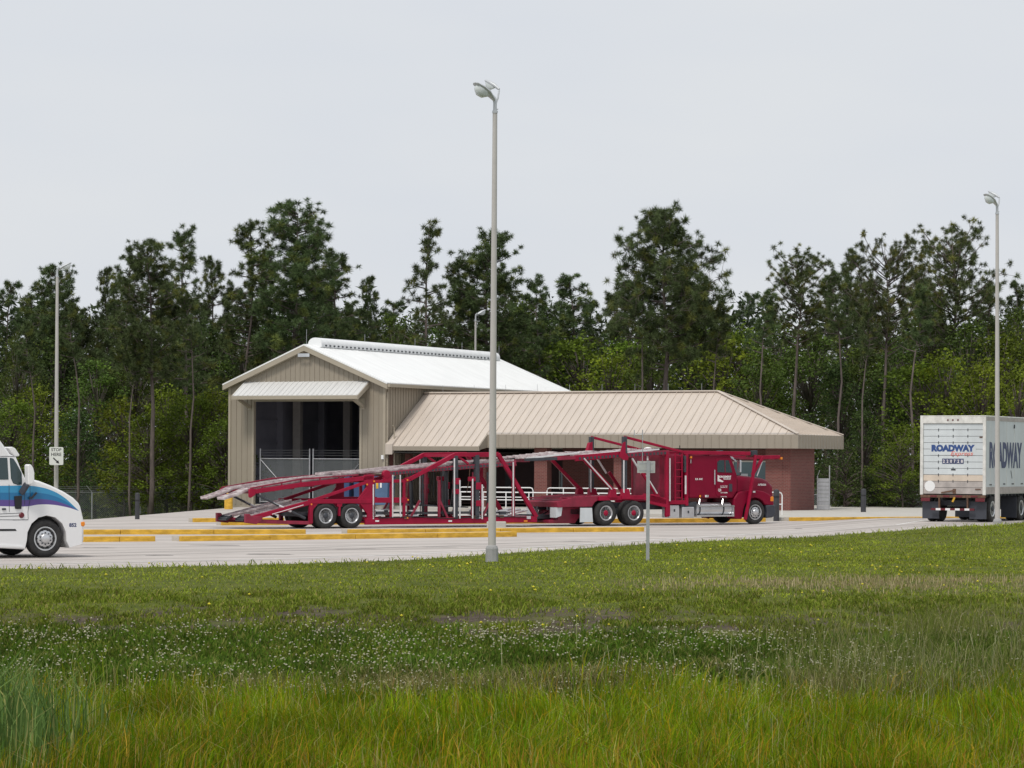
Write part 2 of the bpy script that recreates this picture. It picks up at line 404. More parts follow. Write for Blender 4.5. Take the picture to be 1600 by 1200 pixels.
for r_ in range(rows):
    for X in PX:
        y0 = edge_y(X); y1 = float(back_y(X)); Y = y0+(y1-y0)*(r_/(rows-1))**1.2
        pv.append((X, Y, pave_z(X, Y)))
pf = [(r_*120+k, r_*120+k+1, (r_+1)*120+k+1, (r_+1)*120+k) for r_ in range(rows-1) for k in range(119)]
mp2 = MB(); mp2.v = pv; mp2.f = pf
tag(mp2.build('pavement', pavement_material(), smooth=True), kind='structure')

def strip(name, pts, wd, m, lift, kind='structure', label=None, cat=None):
    b = MB(); pts = [Vector(p) for p in pts]; vs = []
    for i, p in enumerate(pts):
        d = pts[min(i+1, len(pts)-1)]-pts[max(i-1, 0)]; d.z = 0; d.normalize(); nn = Vector((-d.y, d.x, 0))
        for sgn in (-1, 1):
            q = p+nn*(sgn*wd/2); vs.append((q.x, q.y, pave_z(q.x, q.y)+lift))
    b.add(vs, [(2*i, 2*i+1, 2*i+3, 2*i+2) for i in range(len(pts)-1)])
    o = b.build(name, m, recalc=False); tag(o, label, cat, kind=kind); return o
def dense(pts, k=12):
    out = []
    for a, b in zip(pts[:-1], pts[1:]):
        for i in range(k): out.append(a.lerp(b, i/k))
    return out+[pts[-1]]
strip('road_edge_line', dense([ground(*p) for p in ((-200, 886), (200, 878.5), (480, 872.5), (640, 866), (800, 857.5), (1000, 845), (1200, 833), (1400, 820.5), (1600, 810))]), .13, 'paint_line', .006)
strip('tyre_track', dense([ground(*p) for p in ((60, 872), (250, 866.5), (480, 860), (700, 853), (900, 845))]), .16, 'tyre_mark', .004)
strip('tyre_track', dense([ground(*p) for p in ((60, 867), (250, 862), (480, 856), (640, 850))]), .14, 'tyre_mark', .004)
strip('tyre_track', dense([ground(*p) for p in ((-60, 873.5), (60, 871.5), (130, 869.5))]), .35, 'tyre_mark', .008)

# kerbs -----------------------------------------------------------
def kerb(pa, pb, label, depth=.5, h=.17, gaps=()):
    a, b = ground(*pa), ground(*pb); d = (b-a); L = Vector((d.x, d.y, 0)).length; psi = math.atan2(d.y, d.x)
    e = empty('kerb', a, psi); tag(e, label, 'kerb', 'yellow painted lane kerbs')
    dz = b.z-a.z
    def zz(x): return dz*x/L
    m = MB(); N = max(2, int(L/3))
    for i in range(N):
        x0, x1 = L*i/N, L*(i+1)/N-(.012 if i < N-1 else 0)
        m.prism([(x0, -.05), (x1, -.05), (x1, h+zz(x1)), (x0, h+zz(x0))], 0, .14)
    m.build('kerb_face', MATS['yellow_paint'], e, bevel=.02, seg=2)
    m2 = MB(); m2.box((0, .144, -.05), (L, depth, h-.004)); m2.build('kerb_top', MATS['kerb_top'], e)
    return e
rj = random.Random(3)
for k, (px, d_) in enumerate(((250, 868), (420, 866), (560, 858), (690, 855), (900, 846), (1050, 838), (150, 856), (1250, 826), (1120, 840), (340, 852))):
    p_ = ground(px, d_); b = MB(); n_ = 14; w_, h_ = rj.uniform(.25, .8), rj.uniform(.2, .5)
    b.add([(p_.x+w_*(1+.35*rj.uniform(-1, 1))*math.cos(2*math.pi*i/n_), p_.y+h_*(1+.35*rj.uniform(-1, 1))*math.sin(2*math.pi*i/n_), pave_z(p_.x, p_.y)+.005) for i in range(n_)], [tuple(range(n_))])
    tag(b.build('oil_stain', MATS['tyre_mark'], recalc=False), kind='structure')
kerb((131, 847), (243, 846), 'short yellow kerb at the left just ahead of the white truck, nearest row', .5)
kerb((283, 846), (808, 838.6), 'long yellow kerb in the nearest row, ending left of the small grey sign post', .6)
kerb((40, 835.5), (478, 834.6), 'yellow kerb of the second row, left length by the white truck', .6)
kerb((545, 834.6), (1007, 830.6), 'yellow kerb of the second row, right length below the red truck tractor', .6)
def kerb_w(a, b, label, depth=.6, h=.17):
    return kerb_xy(Vector(a), Vector(b), label, depth, h)
def kerb_xy(a, b, label, depth, h):
    d = b-a; L = d.length; e = empty('kerb', (a.x, a.y, pave_z(a.x, a.y)), math.atan2(d.y, d.x)); tag(e, label, 'kerb', 'yellow painted lane kerbs')
    dz = pave_z(b.x, b.y)-pave_z(a.x, a.y); m = MB(); N = max(2, int(L/3))
    for i in range(N):
        x0, x1 = L*i/N, L*(i+1)/N-(.012 if i < N-1 else 0)
        m.prism([(x0, -.1+dz*x0/L), (x1, -.1+dz*x1/L), (x1, h+dz*x1/L), (x0, h+dz*x0/L)], 0, .14)
    m.build('kerb_face', MATS['yellow_paint'], e, bevel=.02)
    m2 = MB(); m2.prism([(0, -.1), (L, dz-.1), (L, dz+h-.004), (0, h-.004)], .144, depth); m2.build('kerb_top', MATS['kerb_top'], e); return e
kerb_w((-11.4, 113.3, 0), (11.0, 124.6, 0), 'long yellow kerb running behind the red car carrier', .6)
kerb_w((-13.1, 118.6, 0), (-9.5, 120.4, 0), 'short yellow kerb at the far left behind the ramps of the red car carrier', .6)
kerb_w((12.2, 126.0, 0), (30.0, 136.0, 0), 'yellow kerb edging the pavement at the right of the brick office', .5, .17)
# small concrete block behind the second row kerb
b = MB(); p = ground(760, 830.0); b.box((p.x, p.y+1.2, -.02), (p.x+.72, p.y+1.6, .33))
tag(b.build('concrete_block', MATS['concrete'], bevel=.03), 'small pale concrete block on the kerb behind the tall near lamp post', 'block')
# walk in front of the office
b = MB(); q = [(12.2, 126.2), (30, 136.2), (34, 147), (20, 160), (4, 180), (-6, 180), (-15.3, 157.9), (-6.9, 153.2), (6, 135)]
b.extr([(x, y, -.6) for x, y in q], (0, 0, .765)); tag(b.build('sidewalk', MATS['concrete']), kind='structure')
# ================================================================ BUILDINGS
PHI = R(26); B0 = Vector((-6.79, 153.5, 0.15))
BF = Frame(B0, -PHI)                       # x right along the fronts, y back, origin at the shed's front right corner
GW, SL = 9.67, 23.4                        # shed width, length
EAVE, RIDGE = 6.55, 8.55
shed = empty('inspection_shed', B0, -PHI)
tag(shed, 'tan ribbed metal drive through shed with white gabled roof and dark open bay', 'shed')
def ribs_x(m, x0, x1, z0, z1, y, out, step=.30, w_=.035, d=.03):     # ribs on a wall facing -y / +y
    n = max(1, int((x1-x0)/step))
    for i in range(n+1):
        x = x0+(x1-x0)*i/n; zt = z1(x) if callable(z1) else z1
        m.prism([(x-w_, z0), (x+w_, z0), (x+w_, zt), (x-w_, zt)], y, y+out*d)
def gable_z(x): return EAVE+(RIDGE-EAVE)*(1-abs(x+GW/2)/(GW/2))-.12
OX0, OX1, OZ = -GW+1.55, -1.5, 5.62
m = MB()
m.box((-GW, 0, -.3), (OX0, .15, EAVE-.1)); m.box((OX1, 0, -.3), (0, .15, EAVE-.1)); m.box((OX0, 0, OZ), (OX1, .15, EAVE-.1))
m.prism([(-GW, EAVE-.1), (0, EAVE-.1), (-GW/2, RIDGE-.1)], 0, .15)
ribs_x(m, -GW+.06, OX0-.1, 0, lambda x: gable_z(x), 0, -1); ribs_x(m, OX1+.1, -.06, 0, lambda x: gable_z(x), 0, -1)
ribs_x(m, OX0+.15, OX1-.15, OZ+.25, lambda x: gable_z(x), 0, -1)
m.build('front_wall', MATS['tan_metal'], shed)
m = MB(); m.box((-.15, .15, -.3), (0, SL, EAVE-.05))
for i in range(int(SL/.3)):
    y = .3+i*.3; m.box((0, y-.035, 0), (.03, y+.035, EAVE-.1))
m.box((-GW, .15, -.3), (-GW+.15, SL, EAVE-.05))
m.build('side_wall', MATS['tan_metal'], shed)
m = MB(); m.box((-GW+.15, SL-.15, -.3), (-.15, SL, EAVE-.1)); m.prism([(-GW, EAVE-.1), (0, EAVE-.1), (-GW/2, RIDGE-.1)], SL-.15, SL)
m.build('rear_wall', MATS['tan_metal'], shed)
# interior
m = MB(); m.box((-GW+.155, .16, 0), (-GW+.2, SL-.16, EAVE-.2)); m.box((-.2, .16, 0), (-.155, SL-.16, EAVE-.2)); m.box((-GW+.2, SL-.25, 0), (-.2, SL-.16, EAVE-.2)); m.box((-GW+.2, .4, EAVE-.3), (-.2, SL-.3, EAVE-.22))
m.box((-GW+.2, .5, .0), (-.2, SL-.3, .02))
for k in range(5): m.box((-GW+.2, .3, 1.0+k*1.2), (-GW+.32, SL-.3, 1.08+k*1.2))
m.build('lining', MATS['lining'], shed)
for k in range(1, 5):
    m = MB(); y = k*SL/5
    m.box((-GW+.21, y, 0), (-GW+.6, y+.3, EAVE-.3)); m.build('column', MATS['lining'], shed)
    m = MB(); m.box((-.6, y, 0), (-.21, y+.3, EAVE-.3)); m.build('column', MATS['lining'], shed)
xc = BF.L(463, 700, 6.0).x; m = MB(); m.box((xc-.24, 6, 0), (xc+.24, 6.3, EAVE-.3)); m.build('column', MATS['steel_column'], shed)
xc = BF.L(541, 700, 10.0).x; m = MB(); m.box((xc-.22, 10, 0), (xc+.22, 10.3, EAVE-.3)); m.build('column', MATS['steel_column'], shed)
# jamb and rake trim
m = MB()
m.box((OX0-.10, -.045, -.1), (OX0+.02, .17, OZ)); m.box((OX1-.02, -.045, -.1), (OX1+.10, .17, OZ)); m.box((OX0-.10, -.047, OZ-.02), (OX1+.10, .172, OZ+.12))
m.box((-.09, -.05, -.1), (.05, .06, EAVE-.15)); m.box((-GW-.05, -.05, -.1), (-GW+.09, .06, EAVE-.15))
m.build('corner_trim', MATS['tan_trim'], shed)
OVH = .28
sl_ = (RIDGE-EAVE)/(GW/2)
def rake(y0, y1, name):
    m = MB(); e = GW/2+OVH
    for s in (-1, 1):
        xs_ = [-GW/2, -GW/2+s*e]
        m.prism([(xs_[0], RIDGE+.10), (xs_[1], RIDGE-sl_*e+.10), (xs_[1], RIDGE-sl_*e-.20), (xs_[0], RIDGE-.22)], y0, y1)
    m.build(name, MATS['tan_trim'], shed)
rake(-.30, -.02, 'rake_trim'); rake(SL+.02, SL+.3, 'rake_trim')
m = MB(); e = GW/2+OVH
for s in (-1, 1):
    m.prism([(-GW/2, RIDGE+.14), (-GW/2+s*e, RIDGE-sl_*e+.14), (-GW/2+s*e, RIDGE-sl_*e+.06), (-GW/2, RIDGE+.06)], -.31, SL+.31)
    a = Vector((-GW/2, 0, RIDGE+.14)); c = Vector((-GW/2+s*e, 0, RIDGE-sl_*e+.14))
    for i in range(int(SL/.3)):
        y = i*.3+.1; m.bar(a+Vector((0, y, .012)), c+Vector((0, y, .012)), .06, .03)
m.build('roof', MATS['roof_white'], shed)
m = MB(); x = OVH+.01; zz = RIDGE-sl_*(GW/2+OVH)+.06
m.box((x, -.25, zz-.15), (x+.14, SL+.25, zz+.02)); m.build('gutter', MATS['tan_trim'], shed)
for y in (.12, SL-.3):
    m = MB(); m.tube([(x+.07, y, zz-.12), (.08, y, zz-.45), (.08, y, .1)], .05, 8); m.build('downspout', MATS['tan_trim'], shed)
# ridge vent
m = MB(); n = 10; pr = [(-GW/2+.42*math.cos(math.pi*k/n), RIDGE+.20+.34*math.sin(math.pi*k/n)) for k in range(n+1)]
m.prism([(-GW/2+.42, RIDGE+.02), *pr, (-GW/2-.42, RIDGE+.02)], .9, SL-.6)
vent = m.build('ridge_vent', MATS['roof_white'], shed, smooth='auto')
pieces('vent_bracket', [((-GW/2+.40, 1.3+i*.46, RIDGE+.07), (-GW/2+.47, 1.42+i*.46, RIDGE+.15)) for i in range(46)], MATS['dark_steel'], vent)
m = MB()
for y in (.0, 6.5, 12.5, 18.5, SL+.1): m.tube([(-GW/2, y, RIDGE+.1), (-GW/2, y, RIDGE+.95)], .012, 5)
m.build('lightning_rod', MATS['galv'], shed)
m = MB(); m.box((-GW/2-.36, -.31, RIDGE-.55), (-GW/2+.36, -.305, RIDGE-.37)); m.build('name_plate', MATS['alu'], shed)
# awning over the bay
aw0, aw1 = -GW+.95, -.95
m = MB(); yt, zt, yb, zb = -.02, 6.62, -1.28, 5.86
m.add([(aw0, yt, zt), (aw1, yt, zt), (aw1, yb, zb), (aw0, yb, zb), (aw0, yt, zt+.05), (aw1, yt, zt+.05), (aw1, yb, zb+.05), (aw0, yb, zb+.05)],
      [(0,1,2,3),(7,6,5,4),(0,4,5,1),(1,5,6,2),(2,6,7,3),(3,7,4,0)])
for i in range(26):
    x = aw0+.05+i*(aw1-aw0-.1)/25; m.bar((x, yt, zt+.06), (x, yb, zb+.06), .06, .03)
m.build('awning', MATS['awning_metal'], shed)
m = MB(); m.box((aw0, yb-.06, zb-.17), (aw1, yb-.005, zb+.02))
for x in (aw0-.03, aw1+.03):
    m.add([(x-.02, yt, zt+.03), (x+.02, yt, zt+.03), (x+.02, yb-.05, zb+.03), (x-.02, yb-.05, zb+.03), (x-.02, yt, zt-.25), (x+.02, yt, zt-.25), (x+.02, yb-.05, zb-.2), (x-.02, yb-.05, zb-.2)],
          [(0,1,2,3),(7,6,5,4),(0,4,5,1),(1,5,6,2),(2,6,7,3),(3,7,4,0)])
m.build('awning_trim', MATS['tan_trim'], shed)
for x in (aw0+.35, aw1-.35):
    m = MB(); m.bar((x, -.04, 5.3), (x, yb+.1, zb-.15), .12, .16); m.box((x-.1, -.06, 5.15), (x+.1, -.046, 5.75)); m.build('awning_bracket', MATS['tan_trim'], shed)
m = MB(); m.box((-.14, -.14, 2.5), (.0, -.06, 2.72)); m.build('junction_box', MATS['white_paint'], shed)
m = MB(); m.tube([(.36, .4, .0), (.36, .4, 4.2), (.36, .25, 4.3)], .03, 6); m.build('conduit', MATS['tan_trim'], shed)

# ---------------------------------------------------------------- office
OX, OY0, OY1, RY, RZ = 23.0, 1.0, 7.8, 4.4, 6.1
EV = 3.84; EVB = 3.14
off = empty('brick_office', BF.W(0.3, 1.0, 0), -PHI)
off.location = B0
tag(off, 'low red brick office with tan hipped standing seam roof and deep fascia', 'office')
XR = 17.3                                   # right end of the ridge
FX = 5.55                                   # left of this the roof runs on down over a lower eave
slope = (RZ-EV)/(RY-OY0)
LY, LZ = OY0-.95, EV-slope*.95
XL = .06
m = MB(); T = .12
def slab(pts, t=T):
    m.extr([Vector(p)-Vector((0, 0, t)) for p in pts], (0, 0, t))
slab([(XL, RY, RZ), (FX, RY, RZ), (FX, LY, LZ), (XL, LY, LZ)])
slab([(FX, RY, RZ), (XR, RY, RZ), (OX, OY0, EV), (FX, OY0, EV)])
slab([(XR, RY, RZ), (OX, OY1, EV), (OX, OY0, EV)])
slab([(XL, RY, RZ), (XL, OY1, EV), (OX, OY1, EV), (XR, RY, RZ)])
# seams
x = XL+.35
while x < OX-.2:
    yb_, zb_ = (LY, LZ) if x < FX else (OY0, EV)
    yt_ = RY if x <= XR else OY0+(RY-OY0)*(OX-x)/(OX-XR)
    zt_ = EV+slope*(yt_-OY0)
    m.bar((x, yb_, zb_+.02), (x, yt_, zt_+.02), .03, .05); 
    if x < XR: m.bar((x, RY, RZ+.02), (x, OY1, EV+.02), .03, .05)
    x += .43
y = OY0+.3
while y < OY1-.2:
    k = (y-OY0)/(RY-OY0) if y < RY else (OY1-y)/(OY1-RY)
    m.bar((OX, y, EV+.02), (OX-(OX-XR)*k, y, EV+(RZ-EV)*k+.02), .03, .05); y += .43
m.build('roof', MATS['roof_tan'], off, recalc=True)
m = MB()
m.bar((XL, RY, RZ+.04), (XR, RY, RZ+.04), .26, .08); m.bar((XR, RY, RZ+.05), (OX, OY0, EV+.05), .2, .06); m.bar((XR, RY, RZ+.05), (OX, OY1, EV+.05), .2, .06)
m.build('ridge_cap', MATS['roof_tan'], off, bevel=.02)
m = MB()
m.bar((FX+.05, OY0+.02, EV+.07), (OX, OY0+.02, EV+.07), .02, .02)
for i in range(9):
    x = 1.2+i*1.9; m.tube([(x, RY, RZ+.06), (x, RY, RZ+.45)], .01, 4)
m.build('lightning_rod', MATS['galv'], off)
# raised rake along the shed
m = MB(); m.extr([(XL+.0, RY+.2, RZ+.1), (XL+.0, LY-.1, LZ+.1), (XL+.0, LY-.1, LZ-.45), (XL+.0, RY+.2, RZ-.45)], (.42, 0, 0)); 
m.build('rake_wall', MATS['roof_tan'], off)
# fascia
m = MB(); th = .1
m.box((FX, OY0-.02, EVB), (OX+.02, OY0+th, EV-.005)); m.box((OX-th, OY0+th, EVB), (OX+.02, OY1, EV-.005)); m.box((FX, OY1-.1, EVB), (OX-th, OY1+.02, EV-.13))
x = FX+.3
while x < OX: m.box((x-.018, OY0-.045, EVB), (x+.018, OY0-.02, EV-.01)); x += .43
y = OY0+.25
while y < OY1: m.box((OX+.02, y-.018, EVB), (OX+.045, y+.018, EV-.01)); y += .43
m.add([(FX, OY0, EV), (FX, LY, LZ), (FX, LY, LZ-.2), (FX, OY0, EVB), (FX+.08, OY0, EV), (FX+.08, LY, LZ), (FX+.08, LY, LZ-.2), (FX+.08, OY0, EVB)],
      [(0,1,2,3),(7,6,5,4),(0,4,5,1),(1,5,6,2),(2,6,7,3),(3,7,4,0)])
m.box((XL+.42, LY-.04, LZ-.24), (FX+.08, LY+.06, LZ-.02))
m.build('fascia', MATS['fascia_tan'], off)
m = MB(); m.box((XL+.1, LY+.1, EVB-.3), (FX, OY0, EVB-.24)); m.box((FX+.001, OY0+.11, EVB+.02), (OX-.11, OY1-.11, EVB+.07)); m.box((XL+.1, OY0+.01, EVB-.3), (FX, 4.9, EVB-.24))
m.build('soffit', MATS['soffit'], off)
# brickwork
def wpx(px, y):                             # office x on the plane y under that pixel
    return BF.L(px, 740, y).x
m = MB(); YB = 4.6
m.box((wpx(1035, YB), YB, -.2), (22.3, YB+.3, EVB-.02))
m.box((wpx(1196, 1.7), 1.7, -.2), (wpx(1222, 1.7), 2.3, EVB+.01)); m.box((wpx(1222, 1.75), 2.9, -.2), (22.0, 3.29, EVB))
m.box((21.9, 1.72, -.2), (22.35, 5.2, EVB+.012)); m.box((8, 5.3, -.2), (21.9, 5.6, EVB+.015))
m.build('wall', MATS['brick'], off)
YD = 7.2; xq = wpx(1035, YB)
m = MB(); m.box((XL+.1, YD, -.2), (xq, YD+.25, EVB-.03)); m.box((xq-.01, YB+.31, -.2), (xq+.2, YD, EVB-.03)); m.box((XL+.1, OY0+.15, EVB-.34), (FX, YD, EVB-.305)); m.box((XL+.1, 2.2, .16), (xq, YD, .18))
m.build('wall', MATS['porch_shade_wall'], off)  # deep recess with walls, floor and ceiling coloured dark to imitate porch shade
for px0, px1 in ((836, 856), (960, 972), (611, 624)):
    m = MB(); a, b_ = wpx(px0, 1.6), wpx(px1, 1.6); yy = 1.5 if px0 > 620 else .5
    m.box((a, yy, -.2), (b_, yy+.55, EVB+.01 if px0 > 620 else EVB-.24)); m.build('brick_pier', MATS['brick'], off)
for px0, px1 in ((634, 641), (752, 760)):
    m = MB(); a, b_ = wpx(px0, 1.6), wpx(px1, 1.6); m.box((a, 1.5, -.2), (b_, 1.9, EVB-.01)); m.build('brick_pier', MATS['brick'], off)
def window(px0, px1, z0, z1, y, notice=False, mull=None):
    a, b_ = wpx(px0, y), wpx(px1, y); m = MB()
    for bx in (((a-.07, z0-.07), (b_+.07, z0)), ((a-.07, z1), (b_+.07, z1+.07)), ((a-.07, z0), (a, z1)), ((b_, z0), (b_+.07, z1))):
        m.box((bx[0][0], y-.07, bx[0][1]), (bx[1][0], y-.005, bx[1][1]))
    if mull: 
        for px in mull: xx = wpx(px, y); m.box((xx-.03, y-.06, z0), (xx+.03, y-.03, z1))
    fr = m.build('window', MATS['window_frame'], off)
    m = MB(); m.box((a, y-.03, z0), (b_, y-.012, z1)); m.build('pane', MATS['teal_glass'], fr)
    if notice:
        m = MB(); xx = wpx(1157, y); m.box((xx, y-.045, z0+.35), (xx+.42, y-.034, z0+.85)); m.build('notice', MATS['galv'], fr)
        m = MB(); 
        for k in range(3): m.box((xx+.06, y-.048, z0+.48+k*.1), (xx+.36, y-.046, z0+.53+k*.1))
        m.build('notice_print', MATS['dark_steel'], fr)
window(1147, 1206, 1.0, 2.45, 2.89, True, (1178,))
m = MB(); m.box((wpx(1140, 2.9), 2.9, -.2), (wpx(1222, 2.9), 3.25, EVB-.03)); m.build('wall', MATS['brick'], off)
window(876, 888, .95, 2.0, YD); window(990, 1030, .95, 2.2, YD)
for px0, px1 in ((655, 688), (745, 776), (790, 800)):
    m = MB(); a, b_ = wpx(px0, YD), wpx(px1, YD); m.box((a, YD-.06, 0.02), (b_, YD-.01, 2.2)); d = m.build('door', MATS['door_dark'], off)
    m = MB(); m.box((b_-.2, YD-.12, .95), (b_-.08, YD-.065, 1.05)); m.build('handle', MATS['alu'], d)

# ---------------------------------------------------------------- chain link gates in the shed mouth
def chain(m, p0, p1, z0, z1, step, wd):
    p0, p1 = Vector(p0), Vector(p1); d = p1-p0; L = d.length; d.normalize(); H = z1-z0; nn = Vector((-d.y, d.x, 0))
    k = -H
    while k < L:
        for s in (1, -1):
            a0, a1 = max(0, k), min(L, k+H)
            if a1-a0 < .02: continue
            za, zb = (a0-k), (a1-k)
            if s < 0: za, zb = H-za, H-zb
            pa = p0+d*a0+Vector((0, 0, z0+za)); pb = p0+d*a1+Vector((0, 0, z0+zb)); u = (pb-pa).normalized(); v = nn.cross(u)*(wd/2)
            m.add([pa-v+nn*(.003*s), pa+v+nn*(.003*s), pb+v+nn*(.003*s), pb-v+nn*(.003*s)], [(0, 1, 2, 3)])
        k += step
gx = [OX0+.12, (OX0+OX1)/2-.08, (OX0+OX1)/2+.14, OX1-.08]
for (x0, x1, side, lab) in ((gx[0], gx[1], 1, 'left leaf of the chain link gate across the dark shed bay'), (gx[2], gx[3], -1, 'right leaf of the chain link gate across the dark shed bay')):
    g = empty('chain_link_gate', BF.W(x0, .5, 0), -PHI); tag(g, lab, 'gate'); Lg = x1-x0
    m = MB()
    m.tube([(0, 0, .1), (0, 0, 3.05)], .04, 8); m.tube([(Lg, 0, .1), (Lg, 0, 3.05)], .04, 8); m.tube([(0, 0, 2.5), (Lg, 0, 2.5)], .03, 8); m.tube([(0, 0, .15), (Lg, 0, .15)], .03, 8)
    if side > 0: m.tube([(0.02, 0, 2.45), (1.5, 0, 1.0)], .02, 6)
    else: m.tube([(Lg-.02, 0, 2.45), (Lg-1.5, 0, 1.0)], .02, 6)
    m.build('gate_frame', MATS['galv'], g, smooth='auto')
    m = MB(); chain(m, (0, .03, 0), (Lg, .03, 0), .15, 2.5, .07, .010); m.build('wire_mesh', MATS['wire'], g, recalc=False)
    m = MB()
    for k in range(3): m.tube([(0, 0, 2.68+k*.14), (Lg, 0, 2.68+k*.14)], .006, 4)
    m.build('barbed_wire', MATS['wire'], g)

# ---------------------------------------------------------------- railings, bins, bollards
def railing(pa, pb, d, posts, label, rounded=True, h=1.05, y=0):
    a, b_ = pa, pb; L = (b_-a).length; psi = math.atan2((b_-a).y, (b_-a).x)
    e = empty('railing', a, psi); tag(e, label, 'railing', 'white pipe railings outside the office')
    m = MB(); r = .03; rc = .14
    top = [(0, 0, 0), (0, 0, h-rc), (rc*.3, 0, h-rc*.3), (rc, 0, h), (L-rc, 0, h), (L-rc*.3, 0, h-rc*.3), (L, 0, h-rc), (L, 0, 0)] if rounded else [(0, 0, h), (L, 0, h)]
    m.tube(top, r, 8); m.build('top_rail', MATS['white_paint'], e, smooth='auto')
    m = MB(); m.tube([(0.03, 0, h*.52), (L-.03, 0, h*.52)], r*.85, 8); m.build('middle_rail', MATS['white_paint'], e, smooth='auto')
    for k in range(posts):
        m = MB(); x = L*(k+.5)/posts if rounded else L*k/max(1, posts-1); m.tube([(x, 0, -.1), (x, 0, h-.02)], r, 8); m.build('post', MATS['white_paint'], e, smooth='auto')
def bpt(px, y): x = wpx(px, y); return BF.W(x, y, 0)
railing(bpt(718, .3), bpt(833, .3), 0, 2, 'white pipe railing with rounded ends left of the tall brick pier')
railing(bpt(855, .3), bpt(1010, .3), 0, 3, 'white pipe railing with a rounded corner right of the tall brick pier')
railing(bpt(720, -1.3), bpt(1010, -1.3), 0, 9, 'long low white handrail running in front of the rounded railings', rounded=False, h=.82)
p0 = ground(1211, 812); pr_ = Vector((p0.x, p0.y+3, .05))
railing(pr_, pr_+Vector((.62, .25, 0)), 0, 1, 'short white pipe rail past the front bumper of the red tractor', h=1.15)
def bollard(px, py, d, h, r, mt, label):
    p = at(px, py, d); b = MB(); b.lathe([(-.3, r), (h-r*.6, r), (h-r*.2, r*.85), (h, r*.3)], (0, 0, 0), 'z', 16)
    e = empty('bollard', p); tag(e, label, 'bollard')
    b.build('bollard_post', mt, e, smooth='auto')
    if mt.name == 'bollard_dark':
        b = MB(); b.lathe([(h-.36, r+.006), (h-.30, r+.006)], (0, 0, 0), 'z', 16); b.build('band', MATS['black'], e)
bollard(214.5, 808, 124, 1.05, .1, MATS['bollard_dark'], 'dark rounded bollard standing at the pavement edge before the left fence')
bollard(1349, 799, 142, 1.12, .13, MATS['bollard_dark'], 'dark bollard on the grass right of the brick office')
bollard(1213, 809, 126.5, 1.25, .13, MATS['bollard_dark'], 'dark bollard close beside the bumper of the red tractor')
bollard(357, 803, 150, 1.1, .22, MATS['yellow_paint'], 'thick yellow bollard at the left corner of the shed')
def bin_(name, px0, px1, y, h, mt, label, cat):
    x0, x1 = wpx(px0, y), wpx(px1, y); wd = x1-x0; e = empty(name, BF.W(x0, y, 0), -PHI); tag(e, label, cat, 'blue bins outside the shed')
    m = MB(); m.prism([(.04, .08), (wd-.04, .08), (wd, h-.12), (0, h-.12)], 0, .8); m.build('body', mt, e, bevel=.03)
    m = MB(); m.prism([(-.03, h-.115), (wd+.03, h-.115), (wd+.02, h-.03), (wd*.5, h+.02), (-.02, h-.03)], -.04, .85); m.build('lid', MATS['bin_blue'] if mt is not MATS['bin_blue'] else MATS['bin_blue_light'], e, bevel=.02)
    return e, wd
e, wd = bin_('recycling_bin', 528, 546, -1.6, 1.75, MATS['bin_blue'], 'dark blue bin at the left behind the trailer wheels', 'bin')
bin_('recycling_bin', 552, 570, -1.5, 1.65, MATS['bin_blue'], 'dark blue bin in the middle of the three, behind the trailer wheels', 'bin')
e, wd = bin_('recycling_bin', 582, 606, -1.7, 1.62, MATS['bin_blue_light'], 'pale blue bin with a yellow sticker by the shed corner', 'bin')
m = MB(); m.box((.22, -.012, .95), (.36, .03, 1.3)); m.build('sticker', MATS['yellow_paint'], e)
m = MB(); m.box((.46, -.012, 1.0), (.56, .03, 1.3)); m.build('paper_label', MATS['white_paint'], e)
# grey screen enclosure behind the right end of the office
e = empty('screen_gate', at(1277, 799, 147), -PHI+R(8)); tag(e, 'grey slatted screen gate between two posts behind the office corner', 'gate')
m = MB()
for k in range(8): m.box((.03, -.01, .1+k*.2), (.60, .01, .285+k*.2))
m.build('slat_panel', MATS['galv'], e)
for x, h in ((0, 1.8), (.62, 2.35)):
    m = MB(); m.tube([(x, 0, -.2), (x, 0, h)], .03, 8); m.build('post', MATS['galv'], e)
m = MB(); m.tube([(0, 0, 1.8), (.12, 0, 2.1)], .015, 5); m.build('outrigger', MATS['galv'], e)

# ---------------------------------------------------------------- fences
def fence(pts, h, label, gap=2.9):
    e = empty('chain_link_fence', pts[0]); tag(e, label, 'fence')
    loc = [Vector(p)-Vector(pts[0]) for p in pts]
    m = MB(); mw = MB()
    for a, b_ in zip(loc[:-1], loc[1:]):
        d = Vector((b_.x-a.x, b_.y-a.y, 0)); L = d.length; zb = a.z
        chain(m, (a.x, a.y, 0), (b_.x, b_.y, 0), zb+.05, zb+h, .11, .016)
        mw.tube([a+Vector((0, 0, h)), b_+Vector((0, 0, h))], .022, 6)
        for k in range(3): mw.tube([a+Vector((-.04-.08*k, 0, h+.1+.1*k)), b_+Vector((-.04-.08*k, 0, h+.1+.1*k))], .006, 4)
        n_ = int(L/gap)
        for i in range(n_):
            p = a.lerp(b_, i/n_); mp_ = MB(); mp_.tube([p, p+Vector((0, 0, h))], .04, 8); mp_.tube([p+Vector((0, 0, h)), p+Vector((-.3, -.1, h+.36))], .025, 6)
            mp_.build('post', MATS['galv'], e, smooth='auto')
    m.build('wire_mesh', MATS['fence_wire'], e, recalc=False); mw.build('rail', MATS['galv'], e)
fence([(-46, 146, -1.2), (-13.5, 168, -1.25)], 1.95, 'long chain link fence with angled barbed wire arms at the left before the woods')
fence([(16.5, 166, -1.2), (40, 152, -1.0)], 1.95, 'chain link fence running behind the office to the right edge before the woods')
